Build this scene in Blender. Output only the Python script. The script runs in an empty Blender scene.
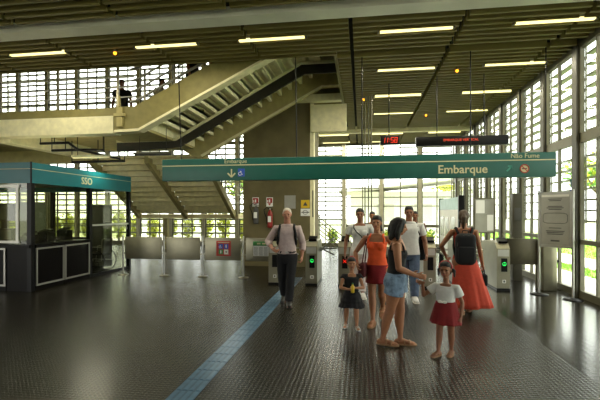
import bpy, bmesh, math, random
from mathutils import Vector, Matrix, Quaternion
import numpy as np

random.seed(7)
SC = bpy.context.scene
COL = SC.collection
PI = math.pi
TH = math.radians(8.46)          # the camera is turned a little to the left of the hall's axis
F, EYE, HOR = 410.0, 1.65, 212.0
CS, SN = math.cos(TH), math.sin(TH)


def at(px, py, Y):
    """point of the hall at depth Y for a measured pixel"""
    t = (px - 300.0) / F
    D = Y / (CS + t * SN)
    return Vector((D * (-SN + t * CS), Y, EYE + (HOR - py) * D / F))


# ------------------------------------------------------------------ materials
def lin(h):
    h = h.lstrip('#')
    v = [int(h[i:i + 2], 16) / 255 for i in (0, 2, 4)]
    return tuple(c / 12.92 if c <= .04045 else ((c + .055) / 1.055) ** 2.4 for c in v)


MATS = {}


def mat(name, hexc, rough=.6, metal=0.0, var=.12, scale=6.0, bump=0.0, bscale=60.0, emit=None, estr=0.0, spec=.5):
    if name in MATS:
        return MATS[name]
    m = bpy.data.materials.new(name)
    m.use_nodes = True
    nt = m.node_tree
    b = nt.nodes['Principled BSDF']
    c = lin(hexc)
    b.inputs['Roughness'].default_value = rough
    b.inputs['Metallic'].default_value = metal
    b.inputs['Specular IOR Level'].default_value = spec
    tc = nt.nodes.new('ShaderNodeTexCoord')
    if var > 0:
        n = nt.nodes.new('ShaderNodeTexNoise')
        n.inputs['Scale'].default_value = scale
        n.inputs['Detail'].default_value = 5
        r = nt.nodes.new('ShaderNodeValToRGB')
        r.color_ramp.elements[0].position = .3
        r.color_ramp.elements[1].position = .7
        r.color_ramp.elements[0].color = (*[max(0, x * (1 - var)) for x in c], 1)
        r.color_ramp.elements[1].color = (*[min(1, x * (1 + var)) for x in c], 1)
        nt.links.new(tc.outputs['Object'], n.inputs['Vector'])
        nt.links.new(n.outputs['Fac'], r.inputs['Fac'])
        nt.links.new(r.outputs['Color'], b.inputs['Base Color'])
    else:
        b.inputs['Base Color'].default_value = (*c, 1)
    if bump > 0:
        n2 = nt.nodes.new('ShaderNodeTexNoise')
        n2.inputs['Scale'].default_value = bscale
        n2.inputs['Detail'].default_value = 4
        bp = nt.nodes.new('ShaderNodeBump')
        bp.inputs['Strength'].default_value = bump
        bp.inputs['Distance'].default_value = .01
        nt.links.new(tc.outputs['Object'], n2.inputs['Vector'])
        nt.links.new(n2.outputs['Fac'], bp.inputs['Height'])
        nt.links.new(bp.outputs['Normal'], b.inputs['Normal'])
    if emit:
        b.inputs['Emission Color'].default_value = (*lin(emit), 1)
        b.inputs['Emission Strength'].default_value = estr
    MATS[name] = m
    return m


def glass_mat(name, tint='#fafdfb', refl=.10):
    m = bpy.data.materials.new(name)
    m.use_nodes = True
    nt = m.node_tree
    nt.nodes.clear()
    o = nt.nodes.new('ShaderNodeOutputMaterial')
    mx = nt.nodes.new('ShaderNodeMixShader')
    t = nt.nodes.new('ShaderNodeBsdfTransparent')
    g = nt.nodes.new('ShaderNodeBsdfGlossy')
    f = nt.nodes.new('ShaderNodeLayerWeight')
    f.inputs['Blend'].default_value = .5
    pw = nt.nodes.new('ShaderNodeMath')
    pw.operation = 'POWER'
    pw.inputs[1].default_value = 5
    mu = nt.nodes.new('ShaderNodeMath')
    mu.operation = 'MULTIPLY_ADD'
    mu.inputs[1].default_value = .6
    mu.inputs[2].default_value = refl * .25
    t.inputs['Color'].default_value = (*lin(tint), 1)
    g.inputs['Roughness'].default_value = .03
    nt.links.new(f.outputs['Facing'], pw.inputs[0])
    nt.links.new(pw.outputs[0], mu.inputs[0])
    mu.use_clamp = True
    nt.links.new(mu.outputs[0], mx.inputs[0])
    nt.links.new(t.outputs[0], mx.inputs[1])
    nt.links.new(g.outputs[0], mx.inputs[2])
    nt.links.new(mx.outputs[0], o.inputs['Surface'])
    MATS[name] = m
    return m


def floor_mat(name, hexc, rough, pitch, strength, tile=1.9):
    """dark rubber flooring with a grid of low round studs and sheet joints"""
    m = bpy.data.materials.new(name)
    m.use_nodes = True
    nt = m.node_tree
    N, L = nt.nodes, nt.links
    b = N['Principled BSDF']
    c = lin(hexc)
    tc = N.new('ShaderNodeTexCoord')
    sep = N.new('ShaderNodeSeparateXYZ')
    L.new(tc.outputs['Object'], sep.inputs[0])

    def math_(op, a, v=None):
        n = N.new('ShaderNodeMath')
        n.operation = op
        L.new(a, n.inputs[0])
        if v is not None:
            if isinstance(v, (int, float)):
                n.inputs[1].default_value = v
            else:
                L.new(v, n.inputs[1])
        return n.outputs[0]
    k = 2 * PI / pitch
    sx = math_('SINE', math_('MULTIPLY', sep.outputs['X'], k))
    sy = math_('SINE', math_('MULTIPLY', sep.outputs['Y'], k))
    st = math_('MULTIPLY', math_('ADD', sx, sy), .5)
    st = math_('MAXIMUM', st, 0.0)
    st = math_('POWER', st, .6)
    n = N.new('ShaderNodeTexNoise')
    n.inputs['Scale'].default_value = .9
    n.inputs['Detail'].default_value = 6
    n.inputs['Roughness'].default_value = .65
    L.new(tc.outputs['Object'], n.inputs['Vector'])
    r = N.new('ShaderNodeValToRGB')
    r.color_ramp.elements[0].position = .32
    r.color_ramp.elements[1].position = .7
    r.color_ramp.elements[0].color = (*[x * .88 for x in c], 1)
    r.color_ramp.elements[1].color = (*[x * 1.12 for x in c], 1)
    L.new(n.outputs['Fac'], r.inputs['Fac'])
    mxc = N.new('ShaderNodeMix')
    mxc.data_type = 'RGBA'
    mxc.blend_type = 'MULTIPLY'
    mxc.inputs[0].default_value = 1.0 if strength > .3 else .25
    gr = N.new('ShaderNodeValToRGB')  # worn stud tops lighter; stud glints and dark grooves also put into the colour
    gr.color_ramp.elements[0].color = (.30, .30, .30, 1)
    gr.color_ramp.elements[1].color = (1.6, 1.6, 1.6, 1)
    L.new(st, gr.inputs['Fac'])
    L.new(r.outputs['Color'], mxc.inputs['A'])
    L.new(gr.outputs['Color'], mxc.inputs['B'])
    L.new(mxc.outputs['Result'], b.inputs['Base Color'])
    rr = N.new('ShaderNodeMapRange')
    rr.inputs['To Min'].default_value = rough * .9
    rr.inputs['To Max'].default_value = rough * 1.1
    L.new(n.outputs['Fac'], rr.inputs['Value'])
    L.new(rr.outputs[0], b.inputs['Roughness'])
    bp = N.new('ShaderNodeBump')
    bp.inputs['Strength'].default_value = strength
    bp.inputs['Distance'].default_value = .004
    n3 = N.new('ShaderNodeTexNoise')
    n3.inputs['Scale'].default_value = 2.2
    L.new(tc.outputs['Object'], n3.inputs['Vector'])
    h = math_('ADD', st, math_('MULTIPLY', n3.outputs['Fac'], .04))
    L.new(h, bp.inputs['Height'])
    L.new(bp.outputs['Normal'], b.inputs['Normal'])
    b.inputs['Specular IOR Level'].default_value = .36
    MATS[name] = m
    return m


M = {}
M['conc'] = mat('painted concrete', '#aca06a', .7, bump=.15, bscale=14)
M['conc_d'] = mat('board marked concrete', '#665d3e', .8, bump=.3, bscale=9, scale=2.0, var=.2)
M['conc_l'] = mat('pale painted beam', '#e9e1b9', .6, bump=.08, bscale=10)
M['beam_grey'] = mat('pale grey beam paint', '#e8e6dc', .5, bump=.08, bscale=10, scale=1.2)
M['slat'] = mat('brown ceiling slat paint', '#7c713f', .6, var=.1, scale=1.5)
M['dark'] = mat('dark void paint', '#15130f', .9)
M['pier'] = mat('olive steel pier paint', '#3c392b', .5, bump=.05)
M['pier_l'] = mat('pier paint with lifted light', '#a9a48c', .5, bump=.05)  # paler copy for the far piers, lifted light put into the colour
M['lsteps'] = mat('pale yellow step concrete', '#efe4b4', .7, bump=.1, bscale=12)
M['mull'] = mat('olive mullion paint', '#5d5a45', .5)
M['fin'] = mat('pale louvre blade paint', '#85836f', .5)
M['floor'] = floor_mat('studded black rubber floor', '#242118', .26, .045, .85)
M['floor_r'] = floor_mat('smooth grey floor tile', '#211f19', .17, .09, .10)
M['tact'] = mat('blue grey tactile tile', '#45627a', .3, var=.2, scale=12)
M['tact_bar'] = mat('blue grey tactile bar', '#557690', .28, var=.15, scale=12)
M['teal'] = mat('teal sign enamel', '#0c5249', .4, var=.05)
M['teal_b'] = mat('blue teal fascia enamel', '#146a74', .35, var=.05)
M['cream'] = mat('cream sign lettering', '#c4be98', .6, var=0)
M['white'] = mat('white paint', '#e6e4dc', .5, var=.04)
M['black'] = mat('black plastic', '#0a0a0b', .35, var=.1, spec=.2)
M['olive'] = mat('olive parapet paint', '#857c48', .6, bump=.1, bscale=10)
M['black_f'] = mat('black fabric', '#121114', .9, bump=.2, bscale=200)
M['panel_d'] = mat('dark booth panel', '#0b0909', .35, var=.2, spec=.12)
M['alu'] = mat('aluminium trim', '#a9a7a0', .35, metal=.6, var=.06)
M['steel'] = mat('brushed steel', '#8f8b78', .36, metal=.75, var=.1, scale=3)
M['steel_b'] = mat('dull barrier steel', '#8a8672', .38, metal=.7, var=.2, scale=2.5)
M['steel_l'] = mat('light steel', '#b9b9b4', .33, metal=.6, var=.06)
M['glass'] = glass_mat('window glass')
M['glass_g'] = glass_mat('booth glass', '#e9ebdd', .16)
M['tube'] = mat('fluorescent tube', '#ffffe8', .4, var=0, emit='#ffefa0', estr=1.3)
M['tube_off'] = mat('unlit tube diffuser', '#b3b08e', .5, var=.05)
M['amber'] = mat('amber bulb', '#ffb040', .4, var=0, emit='#ff9d20', estr=3)
M['led_r'] = mat('red led digits', '#ff3a20', .4, var=0, emit='#ff2a12', estr=.35)
M['led_g'] = mat('green led arrow', '#35ff7a', .4, var=0, emit='#1cff66', estr=.4)
M['iso'] = mat('blue pictogram', '#2a4fae', .5, var=0)
M['red'] = mat('red poster', '#a31f17', .5, var=.05)
M['red_e'] = mat('red extinguisher enamel', '#8f150f', .3, var=.05)
M['green'] = mat('green notice header', '#2c7d38', .5, var=.05)
M['yellow'] = mat('yellow sticker', '#d6b21c', .5, var=.05)
M['paper'] = mat('white paper', '#e9e9e6', .7, var=.03)
M['ink'] = mat('grey print', '#4a4a48', .8, var=.1)
M['poster'] = mat('grey poster sheet', '#a3a39a', .25, var=.08, scale=4)
M['grass'] = mat('sunlit grass', '#7fae3a', .8, var=.3, scale=3)
M['grass2'] = mat('lighter grass blades', '#9cc44c', .8, var=.3, scale=3)
M['leaf'] = mat('yellow green leaves', '#bfc936', .6, var=.35, scale=9)
M['leaf_d'] = mat('green leaves', '#5d8a35', .6, var=.35, scale=9)
M['leaf_y'] = mat('pale leaves', '#d3d75c', .6, var=.3, scale=9)
M['bark'] = mat('tree bark', '#6a5a45', .9, bump=.4, bscale=30)
M['path'] = mat('pale pavement', '#c9c4b6', .85, var=.08, scale=2)
M['earth'] = mat('outdoor ground', '#a4a78a', .9, var=.2, scale=.6)
M['bldg'] = mat('far building render', '#e4e2d8', .8, var=.06)
M['bldg_r'] = mat('far building roof', '#c4c2b8', .7, var=.06)
for k, h in dict(skin='#9c6847', skin2='#835439', skin3='#a87553', skin_m='#a8735a').items():
    M[k] = mat('skin ' + k, h, .55, var=.06, scale=20)
M['eye'] = mat('dark eye', '#1c1410', .25, var=0)
M['lip'] = mat('lips', '#8a463c', .5, var=.05)
M['hair_d'] = mat('dark hair', '#0f0b09', .6, var=.3, scale=60, bump=.5, bscale=90)
M['hair_b'] = mat('dark blonde hair', '#402a15', .6, var=.35, scale=60, bump=.5, bscale=90)
M['hair_w'] = mat('grey hair', '#b9b0a2', .6, var=.2, scale=60, bump=.4, bscale=90)


def cloth(name, hexc, var=.12):
    return mat(name, hexc, .85, var=var, scale=18, bump=.35, bscale=25)


# ------------------------------------------------------------------ mesh helper
class MB:
    def __init__(s):
        s.v, s.f, s.m, s.sm = [], [], [], []

    def add(s, verts, faces, mi=0, smooth=False):
        o = len(s.v)
        s.v += [tuple(p) for p in verts]
        for f in faces:
            s.f.append(tuple(i + o for i in f))
            s.m.append(mi)
            s.sm.append(smooth)
        return s

    def box(s, a, b, mi=0):
        x0, x1 = sorted((a[0], b[0])); y0, y1 = sorted((a[1], b[1])); z0, z1 = sorted((a[2], b[2]))
        v = [(x0, y0, z0), (x1, y0, z0), (x1, y1, z0), (x0, y1, z0), (x0, y0, z1), (x1, y0, z1), (x1, y1, z1), (x0, y1, z1)]
        return s.add(v, [(0, 3, 2, 1), (4, 5, 6, 7), (0, 1, 5, 4), (1, 2, 6, 5), (2, 3, 7, 6), (3, 0, 4, 7)], mi)

    def obox(s, c, ax, ay, az, mi=0):
        """box from centre and three half axes"""
        c, ax, ay, az = map(Vector, (c, ax, ay, az))
        v = [c + i * ax + j * ay + k * az for k in (-1, 1) for (i, j) in ((-1, -1), (1, -1), (1, 1), (-1, 1))]
        return s.add(v, [(0, 3, 2, 1), (4, 5, 6, 7), (0, 1, 5, 4), (1, 2, 6, 5), (2, 3, 7, 6), (3, 0, 4, 7)], mi)

    def bar(s, p0, p1, w, h, up=(0, 0, 1), mi=0):
        p0, p1 = Vector(p0), Vector(p1)
        d = (p1 - p0)
        L = d.length
        d.normalize()
        up = Vector(up)
        if abs(d.dot(up)) > .99:
            up = Vector((0, 1, 0))
        x = d.cross(up).normalized()
        z = x.cross(d).normalized()
        return s.obox((p0 + p1) / 2, d * L / 2, x * w / 2, z * h / 2, mi)

    def rbox(s, a, b, r=.02, mi=0, seg=3):
        """box with rounded edges (superellipse rings)"""
        bm = bmesh.new()
        bmesh.ops.create_cube(bm, size=1)
        a, b = Vector(a), Vector(b)
        c, d = (a + b) / 2, b - a
        for v in bm.verts:
            v.co = Vector((v.co.x * d.x + c.x, v.co.y * d.y + c.y, v.co.z * d.z + c.z))
        bmesh.ops.bevel(bm, geom=list(bm.edges), offset=r, segments=seg, profile=.5, affect='EDGES', clamp_overlap=True)
        bm.verts.ensure_lookup_table()
        s.add([v.co.copy() for v in bm.verts], [tuple(v.index for v in f.verts) for f in bm.faces], mi, True)
        bm.free()
        return s

    def ring(s, pts_list, cap=True, mi=0, smooth=True, closed=True):
        """loft through rings of equal length"""
        n = len(pts_list[0])
        v = [p for r in pts_list for p in r]
        f = []
        for i in range(len(pts_list) - 1):
            for j in range(n if closed else n - 1):
                k = (j + 1) % n
                f.append((i * n + j, i * n + k, (i + 1) * n + k, (i + 1) * n + j))
        s.add(v, f, mi, smooth)
        if cap:
            s.add(pts_list[0], [tuple(reversed(range(n)))], mi, False)
            s.add(pts_list[-1], [tuple(range(n))], mi, False)
        return s

    def cyl(s, p0, p1, r0, r1=None, n=12, mi=0, smooth=True):
        r1 = r0 if r1 is None else r1
        p0, p1 = Vector(p0), Vector(p1)
        d = (p1 - p0).normalized()
        x = d.orthogonal().normalized()
        y = d.cross(x)
        R = [[p + (x * math.cos(2 * PI * j / n) + y * math.sin(2 * PI * j / n)) * r for j in range(n)] for p, r in ((p0, r0), (p1, r1))]
        return s.ring(R, True, mi, smooth)

    def tube(s, pts, r, n=8, mi=0, flat=1.0, closed=False):
        pts = [Vector(p) for p in pts]
        R = []
        ref = None
        for i, p in enumerate(pts):
            if closed:
                d = (pts[(i + 1) % len(pts)] - pts[i - 1]).normalized()
            else:
                d = (pts[min(i + 1, len(pts) - 1)] - pts[max(i - 1, 0)]).normalized()
            if ref is None:
                ref = d.orthogonal().normalized()
            x = (ref - d * ref.dot(d)).normalized()
            ref = x
            y = d.cross(x)
            rr = r[i] if isinstance(r, (list, tuple)) else r
            R.append([p + x * math.cos(2 * PI * j / n) * rr + y * math.sin(2 * PI * j / n) * rr * flat for j in range(n)])
        if closed:
            R.append(R[0])
            return s.ring(R, False, mi, True)
        return s.ring(R, True, mi, True)

    def lathe(s, prof, c=(0, 0, 0), n=20, mi=0, cap=True):
        c = Vector(c)
        R = [[c + Vector((r * math.cos(2 * PI * j / n), r * math.sin(2 * PI * j / n), z)) for j in range(n)] for r, z in prof]
        return s.ring(R, cap, mi, True)

    def ell(s, c, r, rot=None, n=16, m=10, mi=0):
        c = Vector(c)
        R = []
        for i in range(m + 1):
            a = -PI / 2 + PI * min(max(i / m, .02), .98)
            ring = []
            for j in range(n):
                p = Vector((r[0] * math.cos(a) * math.cos(2 * PI * j / n), r[1] * math.cos(a) * math.sin(2 * PI * j / n), r[2] * math.sin(a)))
                ring.append(c + (rot @ p if rot else p))
            R.append(ring)
        return s.ring(R, True, mi, True)

    def prism(s, pts2, o, ax, ay, az, mi=0):
        """flat outline pts2 in axes ax, ay, thickened along az"""
        o, ax, ay, az = map(Vector, (o, ax, ay, az))
        b = [o + ax * p[0] + ay * p[1] for p in pts2]
        t = [p + az for p in b]
        n = len(b)
        f = [tuple(reversed(range(n))), tuple(range(n, 2 * n))] + [(i, (i + 1) % n, n + (i + 1) % n, n + i) for i in range(n)]
        return s.add(b + t, f, mi)

    def mesh(s, name, mats):
        me = bpy.data.meshes.new(name)
        me.from_pydata(s.v, [], s.f)
        for m in (mats if isinstance(mats, (list, tuple)) else [mats]):
            me.materials.append(m)
        me.polygons.foreach_set('material_index', s.m)
        me.polygons.foreach_set('use_smooth', s.sm)
        me.update()
        return me

    def build(s, name, mats, parent=None, loc=None):
        o = bpy.data.objects.new(name, s.mesh(name, mats))
        COL.objects.link(o)
        if parent is not None:
            o.parent = parent
        if loc is not None:
            o.location = loc
        return o


def box_(a, b):
    return MB().box(a, b)


def tag(o, label=None, cat=None, group=None, kind=None):
    if label: o['label'] = label
    if cat: o['category'] = cat
    if group: o['group'] = group
    if kind: o['kind'] = kind
    return o


def empty(name, loc=(0, 0, 0), rz=0.0, label=None, cat=None, group=None, kind=None):
    o = bpy.data.objects.new(name, None)
    COL.objects.link(o)
    o.empty_display_size = .1
    o.location = loc
    o.rotation_euler = (0, 0, rz)
    return tag(o, label, cat, group, kind)


def struct(name, mb, m, parent=None):
    o = mb.build(name, m, parent)
    if parent is None:
        o['kind'] = 'structure'
    return o


def copy_tree(o, parent=None):
    c = o.copy()
    COL.objects.link(c)
    if parent is not None:
        c.parent = parent
    for ch in list(o.children):
        copy_tree(ch, c)
    return c


def text(body, size, name, m, parent, loc, rot=(PI / 2, 0, 0), align='CENTER', ext=.002, sx=1.0, bold=0.0):
    cu = bpy.data.curves.new(name, 'FONT')
    cu.body = body
    cu.size = size
    cu.align_x = align
    cu.align_y = 'CENTER'
    cu.extrude = ext
    cu.offset = bold
    cu.resolution_u = 3
    t = bpy.data.objects.new(name + '_tmp', cu)
    COL.objects.link(t)
    dg = bpy.context.evaluated_depsgraph_get()
    me = bpy.data.meshes.new_from_object(t.evaluated_get(dg))
    bpy.data.objects.remove(t)
    bpy.data.curves.remove(cu)
    me.materials.clear()
    me.materials.append(m)
    o = bpy.data.objects.new(name, me)
    COL.objects.link(o)
    o.parent = parent
    o.location = loc
    o.rotation_euler = rot
    o.scale = (sx, 1, 1)
    return o


def iso_symbol(o, s, ax=(1, 0, 0), ay=(0, 0, 1), az=(0, -1, 0)):
    """wheelchair pictogram, s = height"""
    mb = MB()
    o, ax, ay, az = Vector(o), Vector(ax), Vector(ay), Vector(az)
    P = lambda x, y: o + ax * x * s + ay * y * s + az * .002
    r = .045 * s
    mb.tube([P(.02, .42), P(.021, .421)], [.07 * s, .07 * s])
    mb.tube([P(0, .3), P(.0, .0), P(.2, -.02), P(.3, -.32), P(.38, -.3)], r)
    mb.tube([P(0, .18), P(.2, .18)], r)
    mb.tube([P(-.05 + .26 * math.cos(a), -.16 + .26 * math.sin(a)) for a in [math.radians(d) for d in range(110, 350, 20)]], r)
    return mb
# ================================================================== the setting
ZC = 4.87                        # underside of the slatted ceiling
XR = 4.16                        # inner face of the window wall
YB = 19.6                        # inner face of the far wall
YH = 8.45                        # near edge of the stair opening in the ceiling

struct('floor', box_((-21, -6, -.12), (2.25, YB, 0)), M['floor'])
struct('floor.001', box_((2.25, -6, -.12), (XR, YB, 0)), M['floor_r'])

# blue tactile strip: tiles with four raised bars
tb = MB()
for i in range(40):
    y0 = .4 + i * .245
    tb.box((-1.70, y0, 0), (-1.455, y0 + .24, .004), 0)
    for k in range(4):
        x = -1.70 + .03 + k * .0617
        tb.box((x - .017, y0 + .01, .004), (x + .017, y0 + .23, .0085), 1)
struct('trim_tactile', tb, [M['tact'], M['tact_bar']])

# slatted ceiling, its joints every 1.9 m
JX = [-.18 + 1.9 * k for k in range(-11, 3)]


def slat_field(name, x0, x1, y0, y1, skip=()):
    mb = MB()
    y = math.ceil(y0 / .2) * .2
    while y < y1 - .12:
        if not any(a - .11 < y < b for a, b in skip):
            e = [x0] + [j for j in JX if x0 + .05 < j < x1 - .05] + [x1]
            for a, b in zip(e, e[1:]):
                mb.box((a + .038, y, ZC), (b - .038, y + .06, ZC + .155))
        y += .2
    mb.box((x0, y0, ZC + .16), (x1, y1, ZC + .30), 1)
    struct(name, mb, [M['slat'], M['dark']])


slat_field('ceiling', -21, XR, -6, YH, [(6.45, 6.82)])
slat_field('ceiling.001', -.53, XR, YH, YB, [(16.28, 16.55)])
slat_field('ceiling.002', -3.6, -.53, 12.6, YB, [(16.28, 16.55)])
struct('beam', box_((-21, 6.47, ZC - .02), (XR, 6.80, ZC + .15)), M['beam_grey'])
struct('beam.001', box_((-3.6, 16.3, ZC - .10), (XR, 16.53, ZC + .15)), M['conc_l'])
# edges of the opening
struct('trim_opening', MB().box((-21, YH, ZC + .02), (-.5, YH + .06, ZC + .32)).box((-.56, YH + .06, ZC + .02), (-.5, 12.6, ZC + .32)), M['slat'])
struct('beam.002', MB().box((-1.46, 12.05, 4.02), (-.42, 12.2, 4.82)), M['conc_l'])
struct('beam.003', box_((-3.6, 12.0, 4.92), (-.53, 12.24, 5.12)), M['conc_l'])
# storey above the opening
struct('ceiling.003', box_((-21, 8.0, 9.6), (0, YB + .4, 9.8)), M['conc'])
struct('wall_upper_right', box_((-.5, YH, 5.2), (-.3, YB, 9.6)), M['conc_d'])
struct('wall_upper_sky_block', box_((-21, 8.2, 5.2), (-.3, YH, 9.6)), M['conc_d'])  # unseen wall added to stop sun and sky leaking in from above
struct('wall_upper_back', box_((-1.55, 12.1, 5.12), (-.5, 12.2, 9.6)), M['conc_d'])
struct('wall_left', MB().box((-21.2, -6, 4.3), (-21, YB, 9.8)).box((-21.2, -6, 0), (-21, 5, 4.3)).box((-21.2, 12, 0), (-21, YB, 4.3)), M['conc'])
wf = MB().box((-21, -6.2, 4.3), (XR, -6, 5.2))
wf.box((-10, -6.2, 0), (XR, -6, 4.3))
for x_ in (-21, -15):
    wf.box((x_, -6.2, 0), (x_ + .4, -6, 4.3))
struct('wall_front', wf, M['conc'])
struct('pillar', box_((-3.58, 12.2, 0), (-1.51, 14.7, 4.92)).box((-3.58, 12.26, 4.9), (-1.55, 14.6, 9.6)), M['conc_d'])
# pale steel edge of the pillar, with its dark slot
struct('trim_pillar', MB().box((-1.51, 12.205, 0), (-1.40, 12.5, 4.9)).box((-1.44, 12.2, 1.5), (-1.41, 12.206, 2.3), 1), [M['conc_l'], M['black']])

# ---------------------------------------------------------------- glazed walls
WN = [0]


def bay(axis, c0, c1, fixed, z0, z1, transoms, fins, mull=True, blade='fin', depth=.13, mid=None, thick=.036):
    """one glazed bay: frame (the window itself), pane, centre mullion and outer louvre blades"""
    WN[0] += 1

    def B(mb, u0, u1, w0, w1, za, zb):
        if axis == 'Y':
            mb.box((fixed + w0, u0, za), (fixed + w1, u1, zb))
        else:
            mb.box((u0, fixed + w0, za), (u1, fixed + w1, zb))
    fr = MB()
    for za, zb in [(z0, z0 + .07), (z1 - .07, z1)] + transoms:
        B(fr, c0, c1, .0, .09, za, zb)
    B(fr, c0, c0 + .035, .0, .07, z0 + .07, z1 - .07)
    B(fr, c1 - .035, c1, .0, .07, z0 + .07, z1 - .07)
    w = struct('window_%d' % WN[0], fr, M['mull'])
    p = MB()
    if axis == 'Y':
        p.box((fixed + .04, c0 + .03, z0 + .05), (fixed + .046, c1 - .03, z1 - .05))
    else:
        p.box((c0 + .03, fixed + .04, z0 + .05), (c1 - .03, fixed + .046, z1 - .05))
    p.build('pane', M['glass'], w)
    if mull == 2:
        for q in (1, 2):
            m_ = MB()
            cm = c0 + (c1 - c0) * q / 3
            B(m_, cm - .025, cm + .025, .01, .07, z0 + .07, z1 - .07)
            m_.build('mullion', M['mull'], w)
    elif mull:
        m_ = MB()
        cm = (c0 + c1) / 2 if mid is None else mid
        B(m_, cm - .022, cm + .022, .01, .07, z0 + .07, z1 - .07)
        m_.build('mullion', M['mull'], w)
    l = MB()
    for za, zb, pitch in fins:
        z = za
        while z < zb:
            B(l, c0, c1, .12, .12 + depth, z, z + thick)
            z += pitch
    if l.v:
        for u in (c0 + .02, c1 - .02):
            B(l, u - .012, u + .012, .095, .12, fins[0][0] - .02, fins[-1][1])
        l.build('louvre_blades', M[blade], w)
    return w


TN = [0]


def pier(a, b, m='pier'):
    TN[0] += 1
    struct('trim_%d' % TN[0], box_(a, b), M[m])


# window wall along the hall
struct('wall_right', MB().box((XR, -6, 0), (XR + .24, YB + .3, .07)).box((XR, -6, ZC + .0), (XR + .2, YB + .3, 5.2)), M['mull'])
ys = [8.70 + 1.45 * k for k in range(-10, 8)]
for y in ys:
    pier((XR - .05, y - .09, 0), (XR + .10, y + .09, ZC), 'pier')
for a, b in zip(ys, ys[1:]):
    bay('Y', a + .1, b - .1, XR, .07, ZC, [(1.03, 1.12), (2.98, 3.16)], [(1.45, 2.9, .21), (3.2, 4.85, .21)], mid=(a + b) / 2 + .06)
bay('Y', ys[-1] + .1, YB, XR, .07, ZC, [(1.03, 1.12), (2.98, 3.16)], [(1.45, 2.9, .21), (3.2, 4.85, .21)], mull=False)

# far wall
struct('wall_back', MB().box((-21, YB, 0), (XR, YB + .2, .10)).box((-3.55, YB, ZC), (XR, YB + .2, 5.2)).box((-.5, YB, 5.2), (XR, YB + .2, 9.6)), M['mull'])
xs = [.95 + 1.75 * k for k in range(-13, 2)]
for x in xs:
    pier((x - .08, YB - .05, 0), (x + .08, YB + .09, ZC if x > -3 else 9.6), 'pier_l')
for a, b in zip(xs, xs[1:]):
    if b <= -3:
        bay('X', a + .09, b - .09, YB, .1, 9.6, [(1.0, 1.06), (3.2, 3.32), (5.0, 5.15), (7.3, 7.4)], [(.55, 1.6, .34), (1.7, 9.4, .28)], depth=.08, thick=.08, mull=2)
    elif a < -.9:
        bay('X', a + .09, b - .09, YB, .1, ZC, [(1.0, 1.06), (3.2, 3.32)], [(1.25, 4.8, .22)], depth=.06, thick=.07)
    else:
        bay('X', a + .09, b - .09, YB, .1, ZC, [(.93, 1.06), (3.2, 3.32)], [(1.9, 3.1, .42), (3.4, 4.8, .25)], depth=.06, thick=.05)
bay('X', xs[-1] + .09, XR - .02, YB, .1, ZC, [(.93, 1.06), (3.2, 3.32)], [(1.9, 3.1, .42), (3.4, 4.8, .25)], depth=.06, thick=.05)
pier((-21, YB - .1, 0), (xs[0] + .05, YB + .2, 9.6), 'pier')

# ---------------------------------------------------------------- outdoors
struct('ground', box_((-70, -60, -.3), (80, 110, -.14)), M['earth'])
struct('path', box_((4.42, -20, -.14), (5.9, 40, -.05)), M['path'])
struct('kerb', box_((6.6, -20, -.14), (8.1, 40, -.02)), M['path'])
struct('path.001', box_((-24, 22.4, -.14), (XR + .2, 26, -.06)), M['path'])


def grass(name, x0, x1, y0, y1, n, h):
    mb = MB().box((x0, y0, -.14), (x1, y1, -.04), 0)
    R = random.Random(name)
    for _ in range(n):
        x, y = R.uniform(x0, x1), R.uniform(y0, y1)
        a = R.uniform(0, PI)
        hh = h * R.uniform(.5, 1.2)
        c, s = math.cos(a) * .03, math.sin(a) * .03
        mb.add([(x - c, y - s, -.05), (x + c, y + s, -.05), (x + R.uniform(-.05, .05), y + R.uniform(-.05, .05), hh - .04)], [(0, 1, 2)], 1)
    o = mb.build(name, [M['grass'], M['grass2']])
    tag(o, kind='stuff')
    return o


tag(grass('grass', 5.9, 6.6, 3, 30, 2500, .10), 'narrow sunlit grass verge outside the window wall', 'grass')
tag(grass('grass.001', 8.1, 13.5, 3, 36, 5000, .14), 'wide sunlit lawn outside beyond the pale kerb path', 'grass')


def leaf_cloud(mb, c, r, n, size, R, mis=(0, 1)):
    for _ in range(n):
        while True:
            p = Vector((R.uniform(-1, 1), R.uniform(-1, 1), R.uniform(-1, 1)))
            if p.length < 1:
                break
        p = p * (.55 + .45 * R.random())
        q = Vector((c[0] + p.x * r[0], c[1] + p.y * r[1], c[2] + p.z * r[2]))
        d = Vector((R.gauss(0, 1), R.gauss(0, 1), R.gauss(0, .7) + .3)).normalized()
        s = d.orthogonal().normalized()
        s = (Quaternion(d, R.uniform(0, 6.28)) @ s)
        L, W = size * R.uniform(.7, 1.3), size * .28
        mb.add([q, q + d * L * .5 + s * W, q + d * L, q + d * L * .5 - s * W], [(0, 1, 2, 3)], R.choice(mis))


def shrub(h, w, n, seed, lab, group, cols=('leaf', 'leaf_y')):
    R = random.Random(seed)
    r = empty('shrub', (0, 0, -.14), 0, lab, 'shrub', group)
    st = MB()
    for k in range(5):
        a = k * 1.26
        st.tube([(0, 0, 0), (.1 * math.cos(a), .1 * math.sin(a), h * .4), (w * .5 * math.cos(a), w * .5 * math.sin(a), h * .8)], [.02, .015, .008], n=5)
    st.build('stem', M['bark'], r)
    f = MB()
    leaf_cloud(f, (0, 0, h * .55), (w, w, h * .48), n, .17, R)
    f.build('foliage', [M[cols[0]], M[cols[1]]], r)
    return r


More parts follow.
